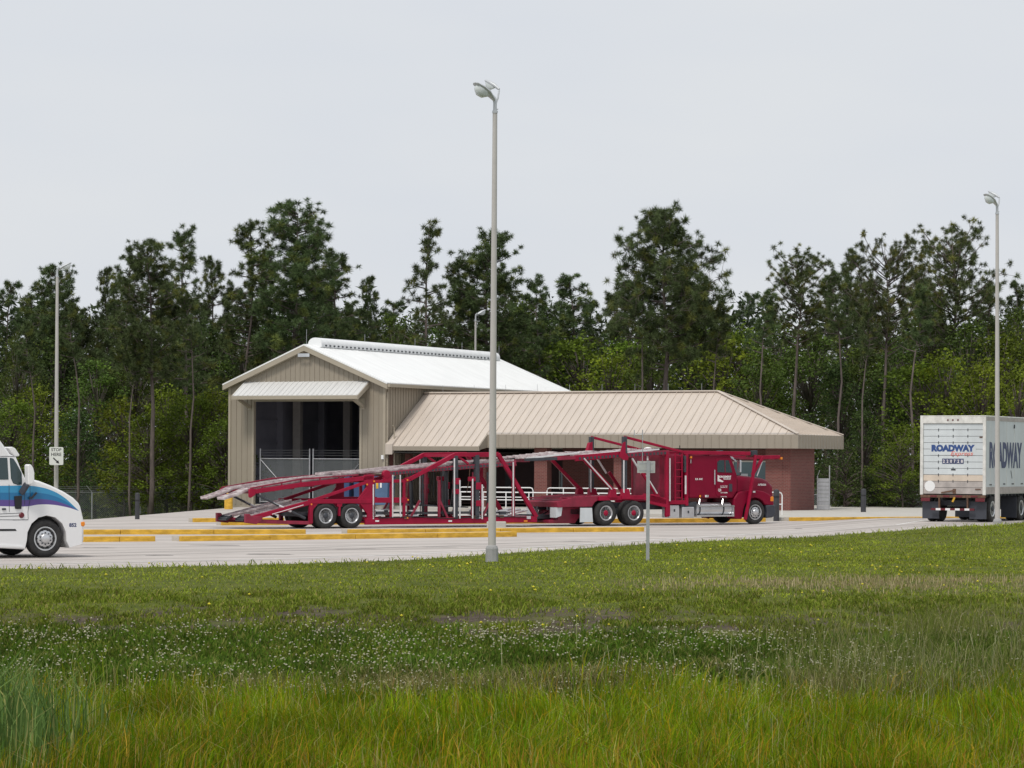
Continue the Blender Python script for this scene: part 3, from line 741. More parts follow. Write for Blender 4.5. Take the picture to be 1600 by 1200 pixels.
# ================================================================ VEHICLES
def wheel(parent, c, out=-1, r=.5, wd=.28, style='drive', hub=None, name='wheel'):
    """c = centre of the outer face; out = -1 when the outer face looks to -y"""
    e = empty(name, c); e.parent = parent
    s = -out
    m = MB(); rr = (.315 if style == 'steer' else .30)*r/.5
    m.lathe([(s*.03, rr), (s*.0, rr+.02), (s*-.012, rr+.07), (s*-.005, r-.06), (s*.025, r-.015), (s*.06, r), (s*(wd-.06), r), (s*(wd-.02), r-.02), (s*wd, r-.08), (s*wd, rr)], (0, 0, 0), 'y', 40)
    t = m.build('tyre', MATS['rubber'], e, smooth='auto')
    m = MB()
    if style == 'steer':
        m.lathe([(s*.03, rr+.005), (s*.005, rr+.002), (s*.005, rr-.03), (s*.05, rr-.05), (s*.02, rr*.62), (s*.01, rr*.45), (s*-.03, rr*.40), (s*-.05, rr*.3), (s*-.055, .02)], (0, 0, 0), 'y', 32)
        hr, ho = rr*.76, .03
    else:
        m.lathe([(s*.03, rr+.005), (s*.005, rr+.002), (s*.005, rr-.025), (s*.03, rr-.045), (s*.13, rr-.07), (s*.15, rr*.55), (s*.15, rr*.1)], (0, 0, 0), 'y', 32)
        hr, ho = rr*.66, .142
    m.build('rim', MATS['rim_alu'], e, smooth='auto')
    m = MB(); nh = 10
    for k in range(nh):
        a = 2*math.pi*k/nh; cc = Vector((hr*math.cos(a), s*(ho-.012), hr*math.sin(a))); rh = .032 if style == 'steer' else .042
        m.lathe([(0, rh), (s*.004, rh)], cc, 'y', 10)
    m.build('hand_hole', MATS['black'], e)
    m = MB()
    if style == 'steer':
        for k in range(10):
            a = 2*math.pi*(k+.5)/10; m.lathe([(0, .016), (-s*.03, .016)], (rr*.5*math.cos(a), s*.01, rr*.5*math.sin(a)), 'y', 6)
        m.build('lug_nuts', MATS['dark_steel'], e)
    else:
        m.lathe([(s*.15, .12), (s*.03, .115), (s*.0, .09), (s*-.02, .05)], (0, 0, 0), 'y', 16)
        m.build('hub', MATS[hub or 'dark_steel'], e, smooth='auto')
    return e
def wheels(parent, x, w0, w1, r, style, hub=None, dual=True):
    wheel(parent, (x, w0, r), -1, r, .28, style, hub); wheel(parent, (x, w1, r), 1, r, .28, style, hub)
    if dual:
        m = MB()
        for y0, s in ((w0+.31, 1), (w1-.31, -1)): m.lathe([(0, r*.6), (0, r-.03), (s*.04, r), (s*.22, r), (s*.26, r-.03), (s*.26, r*.6)], (x, y0, r), 'y', 28)
        m.tube([(x, w0+.2, r), (x, w1-.2, r)], .07, 8)
        m.build('inner_tyres', MATS['rubber'], parent, smooth='auto')
    else:
        m = MB(); m.tube([(x, w0+.2, r), (x, w1-.2, r)], .06, 8); m.build('axle', MATS['black'], parent)

PSI = R(32)
# ---------------------------------------------------------------- red trailer
p = ground(510, 826.0)
TF = Frame(p, PSI)
tr = empty('car_carrier_trailer', p, PSI)
tag(tr, 'empty red car carrier trailer with two tilted open ramp decks', 'trailer')
N_, F_ = .1, 2.5
def P(x, y, w=N_): return TF.L(x, y, N_) if w == N_ else Vector((TF.L(x, y, N_).x, w, TF.L(x, y, N_).z))
def both(m, pts, wd, h, mirror=True):
    for w in ((N_, F_) if mirror else (N_,)):
        q = [P(*a, w) for a in pts]
        for a, b_ in zip(q[:-1], q[1:]): m.bar(a, b_, wd, h)
def each(name, pts, wd, h, mt='red_paint', bev=.015):
    for w in (N_, F_):
        m = MB(); q = [P(*a, w) for a in pts]
        for a, b_ in zip(q[:-1], q[1:]): m.bar(a, b_, wd, h)
        m.build(name, MATS[mt], tr, bevel=bev)
zb = .28
each('main_beam', [(570, 815), (838, 811.5)], .12, .24)
each('wheel_frame', [(482, 783.5), (580, 783)], .14, .17)
each('wheel_frame', [(485, 783), (485, 818)], .14, .16)
for w in (N_, F_):                                # gusset panel ahead of the wheels, fender corners
    m = MB(); q = [(569, 742), (584, 742), (584, 818), (573, 818), (573, 803), (562, 788), (548, 786), (548, 781), (563, 779), (572, 768), (572, 754), (566, 750)]
    m.prism([(P(*a).x, P(*a).z) for a in q], w-.05, w+.05); m.build('gusset', MATS['red_paint'], tr, bevel=.015)
    m = MB(); q = [(483, 786), (497, 786), (489, 795), (487, 803), (483, 803)]; m.prism([(P(*a).x, P(*a).z) for a in q], w-.05, w+.05); m.build('fender_corner', MATS['red_paint'], tr)
    m = MB(); q = [(525, 785), (534, 785), (533, 791), (531, 792), (531, 806), (528.5, 806), (528.5, 792), (526, 791)]; m.prism([(P(*a).x, P(*a).z) for a in q], w-.06, w+.04); m.build('spring_hanger', MATS['red_paint'], tr)
each('lower_ramp_rail', [(390, 810.5), (488, 784)], .12, .17)
each('lower_ramp_rail', [(400, 815), (486, 817)], .1, .13, 'red_faded')
for w in (N_, F_):
    m = MB(); q = [(382.5, 803), (389, 803), (391, 806), (409, 806), (409, 812), (400, 819), (382.5, 817)]
    m.prism([(P(*a).x, P(*a).z) for a in q], w-.08, w+.08); m.build('ramp_foot', MATS['red_faded'], tr, bevel=.02)
def runway(name, pts, ws, th=.05, mt='deck_steel', lip=True):
    for w0, w1 in ws:
        m = MB(); q = [P(*a) for a in pts]
        for a, b_ in zip(q[:-1], q[1:]):
            a1 = Vector((a.x, (w0+w1)/2, a.z)); b1 = Vector((b_.x, (w0+w1)/2, b_.z)); m.bar(a1, b1, w1-w0, th)
            if lip:
                for ww in (w0, w1): m.bar(Vector((a.x, ww, a.z+.04)), Vector((b_.x, ww, b_.z+.04)), .04, .06)
        q0 = q[0]; L = 0                                        # traction slats
        for a, b_ in zip(q[:-1], q[1:]):
            d = b_-a; n_ = max(2, int(d.length/.28))
            for i in range(n_): c = a+d*((i+.5)/n_); m.box((c.x-.03, w0+.05, c.z+th/2), (c.x+.03, w1-.05, c.z+th/2+.03))
        m.build(name, MATS[mt], tr)
WS = ((.26, .92), (1.68, 2.34))
def crossbars(pts, step, sz=.08, mt='red_faded', name='crossmember'):
    m = MB()
    for a, b_ in zip(pts[:-1], pts[1:]):
        a, b_ = P(*a), P(*b_); n_ = max(1, int((b_-a).length/step))
        for i in range(n_+1): c = a.lerp(b_, i/n_); m.box((c.x-sz/2, N_, c.z-sz), (c.x+sz/2, F_, c.z))
    m.build(name, MATS[mt], tr)
runway('lower_ramp', [(392, 808), (486, 783.5)], WS); crossbars([(395, 810), (486, 786)], .7)
runway('ramp_end', [(383, 814), (392, 808)], WS, mt='dark_steel')
# tilted upper rear deck
each('upper_deck_rail', [(391, 769), (470, 757.5), (582, 746)], .1, .17)
for w in (N_, F_):
    m = MB(); q = [(389, 764), (398, 764), (398, 773), (391, 778), (389, 776)]; m.prism([(P(*a).x, P(*a).z) for a in q], w-.07, w+.07); m.build('rail_end', MATS['red_paint'], tr, bevel=.015)
each('upper_guard_rail', [(391, 763), (470, 748.5), (560, 742)], .05, .06, 'red_faded', .01)
for px, y0, y1 in ((410, 765, 760), (440, 761, 754), (470, 757, 748.5), (500, 753, 746), (530, 750, 744)): each('rail_stanchion', [(px, y0), (px, y1)], .05, .05, 'red_faded', 0)
runway('upper_ramp', [(396, 764.5), (470, 753), (545, 744.5)], WS); crossbars([(396, 768), (580, 748)], .75)
runway('ramp_tip', [(354, 780), (375, 773.5), (396, 764.5)], ((.3, .88), (1.72, 2.3)), th=.06, mt='deck_steel')
each('brace', [(486, 783), (577, 752)], .09, .12)
each('brace', [(560, 781), (574, 762)], .08, .1)
for w in (N_+.02, F_-.02):
    m = MB(); m.tube([P(402, 773, w), P(438, 791, w)], .045, 8); m.tube([P(455, 799, w), P(477, 810, w)], .06, 8); m.build('cylinder_barrel', MATS['dark_steel'], tr, smooth='auto')
    m = MB(); m.tube([P(436, 790, w), P(457, 800, w)], .05, 8); m.tube([P(404, 774, w-.02), P(474, 808, w-.02)], .022, 8); m.build('cylinder_rod', MATS['white_rod'], tr, smooth='auto')
    m = MB(); m.tube([P(424, 803.5, w-.06), P(473, 789, w-.06)], .028, 6); m.build('cylinder_rod', MATS['white_rod'], tr)
# box bay behind the gusset
each('side_rail', [(582, 781.5), (636, 781.5)], .1, .2)
each('side_rail', [(578, 752.5), (634, 751.5)], .09, .12)
for px, y0 in ((611, 744), (631, 751)): each('upright', [(px, y0), (px, 813)], .1, .11)
for px, y0, y1 in ((582, 757, 810), (612.2, 742, 808), (624, 742, 808), (582, 789, 811)):
    for w in (N_-.07, F_+.07):
        m = MB(); m.tube([P(px, y0, w) if w == N_ else Vector((P(px, y0).x, w, P(px, y0).z)), Vector((P(px, y1).x, w, P(px, y1).z))], .028, 8); m.build('cylinder_rod', MATS['white_rod'], tr, smooth='auto')
# mid upper deck
runway('mid_deck', [(536, 742), (560, 739.5), (605, 737), (660, 730.5), (700, 728)], WS)
runway('mid_deck', [(700, 727), (765, 722.5), (806, 720.5)], WS)
each('mid_deck_beam', [(598, 741), (655, 735), (700, 732), (765, 727), (806, 724)], .08, .16, 'red_faded')
sl_b = []
for w in (N_-.045, F_+.045):
    for i in range(40):
        c = P(604, 740.5).lerp(P(800, 724.5), i/39); sl_b.append(((c.x-.05, w-.005, c.z-.04), (c.x+.05, w+.005, c.z+.05)))
pieces('beam_slot', sl_b, MATS['dark_steel'], tr)
crossbars([(605, 741), (660, 735), (806, 725)], .8)
for w in (N_, F_):
    m = MB(); c = P(603, 741); m.lathe([(-.09, .16), (.09, .16)], (c.x, w, c.z), 'y', 16); m.box((c.x-.12, w-.08, c.z-.3), (c.x+.2, w+.08, c.z)); m.build('pivot', MATS['red_paint'], tr, bevel=.02)
# top frame
each('top_rail', [(632, 750.5), (640, 748.5), (711, 710.5), (778, 709.5), (838, 808)], .13, .16)
for px in (711, 778):
    m = MB(); c = P(px, 710); m.box((c.x-.06, N_, c.z-.1), (c.x+.06, F_, c.z+.02)); m.build('cross_tube', MATS['red_paint'], tr)
each('brace', [(714, 712), (732, 725)], .07, .09)
def post(px, y0, y1, mt, wd=.13, nm='post'): each(nm, [(px, y0), (px, y1)], wd, wd, mt, .01)
post(711.5, 712, 811, 'dark_steel', .16); post(744.5, 711, 811, 'dark_steel', .18)
post(802, 722, 810, 'red_paint', .1); post(738, 745, 810, 'red_faded', .09); post(686, 750, 811, 'red_faded', .09)
def rods(lst, r=.03):
    for px, y0, y1, mt in lst:
        for w in (N_-.12, F_+.12):
            m = MB(); m.tube([Vector((P(px, y0).x, w, P(px, y0).z)), Vector((P(px, y1).x, w, P(px, y1).z))], r, 8); m.build('cylinder_rod', MATS[mt], tr, smooth='auto')
rods([(707.5, 716, 808, 'white_rod'), (716, 750, 810, 'white_rod'), (736, 748, 810, 'white_rod'), (751, 757, 811, 'white_rod'), (799.5, 722, 806, 'white_rod')])
for px, y0, y1 in ((713, 747, 757), (713, 764, 772), (746, 754, 765), (746, 782, 791), (737, 745, 752)):
    for w in (N_, F_):
        a, b_ = P(px-4, y0), P(px+4, y1); m = MB(); m.box((a.x, w-.12, b_.z), (b_.x, w+.12, a.z)); m.build('slide_clamp', MATS['red_paint'], tr, bevel=.02)
for px in (587, 641, 780):
    for w in (N_, F_-.15):
        a, b_ = P(px, 797), P(px+13, 806.5); m = MB(); m.box((a.x, w, a.z), (b_.x, w+.15, a.z-.05)); m.box((a.x, w, b_.z+.06), (b_.x, w+.15, b_.z)); m.build('step_plate', MATS['alu'], tr)
        m = MB(); m.box((a.x+.05, w+.02, a.z-.05), (b_.x-.05, w+.12, b_.z+.06)); m.build('step_box', MATS['dark_steel'], tr)
# low deck in the belly
m = MB()
for w0, w1 in WS:
    a, b_ = P(640, 806), P(800, 804); m.box((a.x, w0, .52), (b_.x, w1, .58))
    c, d = P(672, 794), P(735, 797); m.bar(Vector((c.x, (w0+w1)/2, .86)), Vector((d.x, (w0+w1)/2, .78)), w1-w0, .05)
m.build('belly_deck', MATS['dark_steel'], tr)
crossbars([(590, 812), (835, 809)], 1.2)
m = MB()
for i in range(3): m.tube([P(800+i*2, 805-i*2, .5+i*.5), P(832, 797-i, .5+i*.5)], .045, 8)
m.build('neck_cylinder', MATS['white_rod'], tr)
# tie-down gear, chains and hoses hung about the frame
rk = random.Random(12)
for k in range(16):
    px = rk.uniform(595, 830); c = P(px, 808+rk.uniform(-1, 1)); m = MB(); w = rk.choice((N_-.09, F_+.03)); m.box((c.x-.09, w, c.z-.05), (c.x+.09, w+.06, c.z+.06)); m.build('ratchet', MATS[rk.choice(('alu', 'rust', 'dark_steel', 'white_rod'))], tr)
for k in range(9):
    px = rk.uniform(640, 795); a = P(px, 735+rk.uniform(-5, 3)); b_ = P(px+rk.uniform(-6, 6), 775+rk.uniform(-15, 25)); w = rk.choice((.3, 1.2, 2.2)); m = MB()
    m.tube([Vector((a.x, w, a.z)), Vector((a.x*.7+b_.x*.3+.06, w+.05, a.z*.6+b_.z*.4)), Vector((b_.x, w, b_.z))], .018, 5); m.build('tie_chain', MATS[rk.choice(('dark_steel', 'rust', 'black'))], tr)
for k, px in enumerate((667, 690, 722, 765, 788)):
    m = MB(); a, b_ = P(px, 738), P(px, 811); m.bar(Vector((a.x, 1.3, a.z)), Vector((b_.x, 1.3, b_.z)), .1, .1); m.build('centre_post', MATS['red_faded' if k % 2 else 'dark_steel'], tr)
m = MB(); m.tube([P(590, 809.5, .02), P(650, 807, .02), P(700, 810, .02), P(760, 806.5, .02), P(820, 808, .02)], .02, 6); m.build('air_hose', MATS['black'], tr)
for a_, b_2 in (((640, 811), (656, 782)), ((700, 811), (686, 780)), ((752, 811), (764, 786))): each('knee_brace', [a_, b_2], .06, .08, 'red_faded', 0)
# nose and tongue
m = MB(); a, b_ = P(812, 808), P(841, 816); m.prism([(a.x, a.z), (P(836, 806).x, P(836, 806).z), (b_.x, P(841, 811).z), (b_.x, b_.z), (a.x, b_.z)], N_+.07, F_-.07); m.build('nose', MATS['red_faded'], tr, bevel=.02)
m = MB(); a, b_ = P(840, 812), P(868, 811.5); m.bar(Vector((a.x, 1.3, .38)), Vector((b_.x+1.0, 1.3, .34)), .5, .2); m.bar(Vector((a.x, .7, .38)), Vector((b_.x+.6, 1.2, .36)), .14, .16); m.bar(Vector((a.x, 1.9, .38)), Vector((b_.x+.6, 1.4, .36)), .14, .16)
m.build('tongue', MATS['dark_steel'], tr, bevel=.02)
m = MB(); m.tube([P(842, 805, .9), P(850, 809, .9), P(862, 807, 1.1), P(880, 800, 1.2)], .025, 6); m.build('air_hose', MATS['black'], tr)
for k, px in enumerate((588, 702, 820)):
    m = MB(); c = P(px, 814); m.box((c.x-.08, N_-.075, c.z-.03), (c.x+.08, N_-.062, c.z+.03)); m.build('marker_light', MATS['amber'] if k == 2 else MATS['white_paint'], tr)
for px, py in ((583, 752), (572, 757), (636, 781), (635, 750), (635, 809), (485, 788)):
    m = MB(); c = P(px, py); m.lathe([(0, .035), (.03, .035)], (c.x, N_-.095, c.z), 'y', 8); m.build('marker_light', MATS['amber'], tr)
m = MB()
for w in (.25, 2.05): m.box((-1.0, w, .5), (2.0, w+.3, .62))
m.box((-.9, .6, .45), (1.9, 2.0, .6)); m.build('axle_carriage', MATS['dark_steel'], tr)
xw = TF.L(550, 806, .05).x
wheels(tr, 0, .04, 2.56, .485, 'drive'); wheels(tr, xw, .04, 2.56, .485, 'drive')

# ---------------------------------------------------------------- red tractor
tt = Vector((math.cos(PSI), math.sin(PSI), 0)); s_ = TF.L(1179.5, 800, .1).x; p = TF.o+tt*s_; p.z = pave_z(p.x, p.y)
KF = Frame(p, PSI)
tk = empty('car_carrier_tractor', p, PSI)
tag(tk, 'red conventional sleeper tractor with car rack over its cab and chrome fuel tank', 'truck')
def Q(x, y, w=.1): a = KF.L(x, y, .1); return Vector((a.x, w, a.z))
def QX(x, y=780): return KF.L(x, y, .1).x
def QZ(y, x=1000): return KF.L(x, y, .1).z
def xz(pts): return [(Q(*a).x, Q(*a).z) for a in pts]
def keach(name, pts, wd, h, mt='red_paint', bev=.015, ws=(.1, 2.5)):
    for w in ws:
        m = MB(); q = [Q(*a, w) for a in pts]
        for a, b_ in zip(q[:-1], q[1:]): m.bar(a, b_, wd, h)
        m.build(name, MATS[mt], tk, bevel=bev)
m = MB()
for w in (.85, 1.6): m.box((QX(872), w, .62), (QX(1196), w+.1, .9))
for x in (900, 970, 1030, 1100, 1150): m.box((QX(x), .85, .66), (QX(x)+.12, 1.7, .84))
m.box((QX(900), .5, .45), (QX(1010), 2.1, .66))
m.build('chassis', MATS['dark_steel'], tk)
# cab and sleeper
m = MB(); m.prism(xz([(1077, 778.5), (1077, 711.5), (1140, 711.5), (1143.5, 714), (1153, 743), (1153, 768), (1146, 778.5)]), .12, 2.5)
cab = m.build('cab', MATS['cab_red'], tk, bevel=.07, seg=3)
m = MB(); m.prism(xz([(1120, 716), (1141, 716), (1148, 742), (1148.5, 768), (1142, 777), (1121, 775), (1119, 772), (1119, 718)]), .098, .13)
door = m.build('door', MATS['cab_red'], tk, bevel=.012)
m = MB(); m.prism(xz([(1120.6, 737.8), (1120.6, 722), (1124, 719), (1138, 719), (1144, 738.5)]), .08, .12); m.build('window', MATS['glass'], door)
m = MB(); m.bar(Q(1132, 719, .075), Q(1132.5, 738, .075), .02, .03); m.build('window_bar', MATS['red_faded'], door)
m = MB(); m.tube([Q(1116, 734, .07), Q(1116, 757, .07)], .025, 8); m.build('grab_handle', MATS['chrome'], tk)
m = MB(); m.prism(xz([(1138.5, 756), (1143.5, 756), (1143.5, 768), (1138.5, 768)]), .07, .10); m.build('step_vent', MATS['bumper_grey'], door)
m = MB(); a = KF.L(1143.8, 715, .1); b_ = KF.L(1153, 742, .1)
m.extr([Vector((a.x+.03, .3, a.z-.06)), Vector((a.x+.03, 2.32, a.z-.06)), Vector((b_.x+.035, 2.32, b_.z+.03)), Vector((b_.x+.035, .3, b_.z+.03))], (.02, 0, .01)); m.build('windshield', MATS['glass'], tk)
m = MB(); m.prism(xz([(1141, 713), (1147, 713.5), (1153, 720), (1151.5, 721), (1145, 716), (1141, 715)]), .2, 2.42); m.build('sun_visor', MATS['chrome'], tk)
# lettering
def ktext(s, px, py, px1, py1, mt='lettering_white', bold=.03, w=.06, par=tk, shear=0): 
    a = KF.L(px, py1, w); b_ = KF.L(px1, py, w); return text(s, mt, par, (a.x, w, a.z), (1, 0, 0), (0, 0, 1), b_.x-a.x, b_.z-a.z, bold=bold, shear=shear)
ktext('E.R. INC', 1086.5, 747, 1098, 750, bold=.04, w=.112)
ktext('KINGSMENT', 1124, 743.2, 1142.5, 746.6, bold=.05, w=.09); ktext('TRANSPORT', 1130, 747.2, 1142, 749.6, bold=.04, w=.09)
m = MB(); m.prism(xz([(1121.2, 742), (1123.6, 743.5), (1123.6, 748), (1127, 750), (1130.5, 752), (1129, 753.4), (1124.5, 752.6), (1121.2, 752)]), .088, .098); m.build('door_emblem', MATS['lettering_white'], door)
ktext('A F D INC', 1125.5, 758.6, 1136.8, 760.2, bold=.03, w=.09); ktext('MIAMI FL', 1125.8, 760.8, 1136.5, 762.2, bold=.03, w=.09); ktext('QB', 1122, 763.5, 1127, 768.5, w=.09); ktext('GVW 80000', 1126, 768.8, 1136.8, 770.8, w=.09); ktext('US DOT 4160', 1126, 775.2, 1135.5, 776.8, w=.09)
for k, (px, mt) in enumerate(((1093, 'amber'), (1096, 'red_lens'), (1102, 'white_paint'), (1105, 'alu'))):
    m = MB(); a = Q(px, 773.5); m.box((a.x, .095, a.z-.09), (a.x+.07, .115, a.z)); m.build('marker_light', MATS[mt], tk)
m = MB(); a = Q(1079, 713); m.box((a.x-.03, .06, a.z-.08), (a.x+.05, .115, a.z)); m.build('marker_light', MATS['amber'], tk)
m = MB(); m.tube([Q(1079, 718, .08), Q(1079, 724, .08)], .02, 6); m.build('grab_handle', MATS['chrome'], tk)
# hood and fenders
def ring(x, w0, w1, z0, z1, r, n=4):
    pts = [(x, w0, z0)]
    for k in range(n+1): a = math.pi-k*math.pi/2/n; pts.append((x, w0+r+r*math.cos(a), z1-r+r*math.sin(a)))
    for k in range(n+1): a = math.pi/2-k*math.pi/2/n; pts.append((x, w1-r+r*math.cos(a), z1-r+r*math.sin(a)))
    pts.append((x, w1, z0)); return pts
def loft(m, rings):
    n = len(rings[0]); vs = [v for r in rings for v in r]; fs = []
    for i in range(len(rings)-1):
        for k in range(n): fs.append((i*n+k, i*n+(k+1)%n, (i+1)*n+(k+1)%n, (i+1)*n+k))
    fs.append(tuple(range(n))); fs.append(tuple((len(rings)-1)*n+k for k in reversed(range(n))))
    m.add(vs, fs)
m = MB(); xf = QX(1205)
hz = [(1152, 742, .22), (1165, 743.5, .27), (1180, 745, .33), (1193, 747, .39), (1201, 750, .43), (1206.5, 756, .47)]
loft(m, [ring(KF.L(px, py, ww).x, ww, 2.6-ww, .85, KF.L(px, py, ww+.3).z, .22) for px, py, ww in hz])
m.build('hood', MATS['cab_red'], tk, smooth='auto', bevel=0)
ktext('AFB024', 1184, 755.6, 1197, 759, bold=.05, w=.34)
rw = .5
zc = rw
for w0, w1 in ((.08, .62), (1.98, 2.52)):
    m = MB(); c = Vector((0, 0, zc)); out = []; inn = []
    ZT = Q(1180, 766).z
    out = xz([(1147, 779), (1152, 771), (1160, 767.5), (1170, 766), (1182, 765.5), (1194, 768), (1203, 773), (1208, 780), (1209, 790)])
    inn = [(.62, Q(1200, 789).z)]+[(.60*math.cos(a), zc+.60*math.sin(a)) for a in [R(q) for q in (30, 50, 70, 90, 110, 130, 150, 172)]]
    low = xz([(1160, 806), (1159, 811), (1150, 811), (1146, 808)])
    m.prism(out+inn+low, w0, w1); m.build('fender', MATS['cab_red'], tk, bevel=.04, seg=3)
    m = MB(); a = Q(1207.5, 776); yy = w0-.005 if w0 < 1 else w1-.1; m.box((a.x-.14, yy, a.z-.2), (a.x+.03, yy+.1, a.z)); m.build('turn_signal', MATS['amber'], tk, bevel=.02)
    m = MB(); m.lathe([(0, .11), (.05, .12)], (QX(1208), w0+.27, Q(1208, 784).z), 'x', 16); m.build('headlight', MATS['lamp_lens'], tk)
m = MB(); m.prism(xz([(1196, 789.5), (1211, 788.5), (1211, 804), (1207, 808.5), (1197, 809.5), (1198, 800)]), .06, 2.54); m.build('bumper', MATS['bumper_grey'], tk, bevel=.05, seg=3)
m = MB(); m.box((KF.L(1206.5, 760, .47).x+.005, .75, .95), (KF.L(1206.5, 760, .47).x+.03, 1.85, Q(1204, 760).z)); m.build('grille', MATS['chrome'], tk)
m = MB(); a = Q(1176, 765.2); m.box((a.x, .07, a.z-.12), (a.x+.12, .1, a.z-.05)); m.build('marker_light', MATS['white_paint'], tk)
wheel(tk, (0, .06, rw), -1, rw, .28, 'steer'); wheel(tk, (0, 2.54, rw), 1, rw, .28, 'steer')
# fuel tank, boxes
m = MB(); xa, xb = QX(1089), QX(1145); zt0, zt1 = Q(1110, 806).z, Q(1110, 785).z; rz = (zt1-zt0)/2
m.lathe([(0, rz-.05), (.04, rz), (xb-xa-.04, rz), (xb-xa, rz-.05)], (xa, .1+rz, (zt0+zt1)/2), 'x', 24); ft = m.build('fuel_tank', MATS['alu'], tk, smooth='auto')
m = MB()
for px in (1094, 1131): x = QX(px); m.lathe([(-.03, rz+.012), (.03, rz+.012)], (x, .1+rz, (zt0+zt1)/2), 'x', 24)
m.build('tank_strap', MATS['dark_steel'], ft)
m = MB()
for px in (1092, 1128): m.bar(Q(px, 789, .06), Q(px+3, 781, .16), .03, .16)
m.build('step_bracket', MATS['chrome'], ft)
m = MB(); m.box((xa-.05, .04, zt1-.18), (xb+.04, .16, zt1-.12)); m.box((xa-.05, .04, zt0-.03), (xb+.04, .22, zt0+.03)); m.box((xb-.02, .05, zt0-.02), (xb+.04, .2, zt1-.13)); m.build('side_step', MATS['chrome'], tk)
for a0, a1, y0, y1 in ((1046, 1061.5, 789.5, 809), (1066, 1085, 792, 809)):
    m = MB(); m.prism(xz([(a0, y0), (a1, y0), (a1, y1), (a0, y1)]), .1, .65); bxo = m.build('tool_box', MATS['alu'], tk, bevel=.025)
    m = MB(); m.prism(xz([((a0+a1)/2-1, y0+6), ((a0+a1)/2+1, y0+6), ((a0+a1)/2+1, y0+10), ((a0+a1)/2-1, y0+10)]), .085, .098); m.build('latch', MATS['dark_steel'], bxo)
m = MB(); m.prism(xz([(1064, 787), (1088, 784), (1090, 791), (1064, 793)]), .12, .6); m.build('battery_cover', MATS['dark_steel'], tk)
# rear deck of the tractor
m = MB(); m.prism(xz([(870, 784), (899, 776), (953, 774), (960, 781), (935, 782), (930, 785), (926, 792), (872, 793)]), .12, 2.48); m.build('rear_deck', MATS['red_faded'], tk, bevel=.03)
m = MB()
for i in range(6): m.box((QX(876+i*9), .14, QZ(780-i*.9, 900)), (QX(876+i*9)+.1, 2.46, QZ(780-i*.9, 900)+.06))
m.build('deck_ribs', MATS['red_faded'], tk)
m = MB(); m.prism(xz([(885, 793), (926, 793), (907, 818), (866, 818), (866, 813), (880, 812)]), .5, 2.1); m.build('hitch_frame', MATS['red_faded'], tk, bevel=.02)
for w in (.1, 1.85):
    m = MB(); m.prism(xz([(907, 793.5), (925, 793.5), (926.5, 816), (906.5, 816)]), w, w+.03); m.build('mud_flap', MATS['trailer_white'], tk)
    m = MB(); m.prism(xz([(871, 793), (881, 793), (879, 806), (871, 809)]), w+.1, w+.55); m.build('splash_guard', MATS['trailer_white'], tk)
keach('side_beam', [(935, 779), (1005, 777)], .12, .17); keach('side_beam', [(1005, 776), (1046, 785)], .12, .26); 
keach('side_beam', [(960, 777), (1042, 780)], .1, .12)
for w in (.1, 2.5):
    m = MB(); m.prism(xz([(1010, 775), (1020, 772), (1046, 783), (1046, 806), (1040, 808), (1040, 793), (1014, 787)]), w-.06, w+.06); m.build('side_plate', MATS['red_paint'], tk, bevel=.015)
# fenders over drive wheels
xd1, xd2 = KF.L(947, 802, .06).x, KF.L(990.5, 802, .06).x
wheels(tk, xd1, .04, 2.56, .5, 'drive', 'red_paint'); wheels(tk, xd2, .04, 2.56, .5, 'drive', 'red_paint')
# deck over the tractor
def krun(name, pts, ws, th=.05, mt='white_rod'):
    for w0, w1 in ws:
        m = MB(); q = [Q(*a) for a in pts]
        for a, b_ in zip(q[:-1], q[1:]):
            m.bar(Vector((a.x, (w0+w1)/2, a.z)), Vector((b_.x, (w0+w1)/2, b_.z)), w1-w0, th)
            n_ = max(2, int((b_-a).length/.28))
            for i in range(n_): c = a.lerp(b_, (i+.5)/n_); m.box((c.x-.03, w0+.04, c.z+th/2), (c.x+.03, w1-.04, c.z+th/2+.03))
        m.build(name, MATS[mt], tk)
krun('upper_runway', [(822, 716), (905, 707)], WS, mt='deck_steel'); krun('upper_runway', [(908, 711.5), (967, 705.5)], WS, mt='deck_steel'); krun('upper_runway', [(981, 706.5), (1030, 702)], WS, mt='deck_steel')
keach('runway_rail', [(822, 716.5), (905, 707.5)], .05, .07, 'white_rod', .01); keach('runway_rail', [(908, 711.5), (967, 705.5)], .05, .06, 'white_rod', .01); keach('runway_rail', [(980, 707), (1030, 702)], .05, .06, 'white_rod', .01)
keach('upper_beam', [(820, 718.5), (870, 716.5)], .1, .12, 'dark_steel'); keach('upper_beam', [(870, 716.5), (900, 715)], .1, .14, 'red_faded')
keach('upper_beam', [(898, 716), (975, 709.5)], .1, .24); keach('upper_beam', [(978, 711.5), (1045, 706.5)], .1, .18, 'red_faded')
sl_b = []
for w in (.04, 2.56):
    for i in range(24):
        c = Q(905, 715.5).lerp(Q(1038, 707), i/23)
        if 965 < 905+133*i/23 < 980: continue
        sl_b.append(((c.x-.05, w-.004, c.z-.07), (c.x+.05, w+.004, c.z+.03)))
pieces('beam_slot', sl_b, MATS['dark_steel'], tk)
for px in (826, 860, 900, 935, 970, 1010, 1040):
    m = MB(); c = Q(px, 718-(px-826)*.055); m.box((c.x-.05, .1, c.z-.1), (c.x+.05, 2.5, c.z)); m.build('crossmember', MATS['red_faded'], tk)
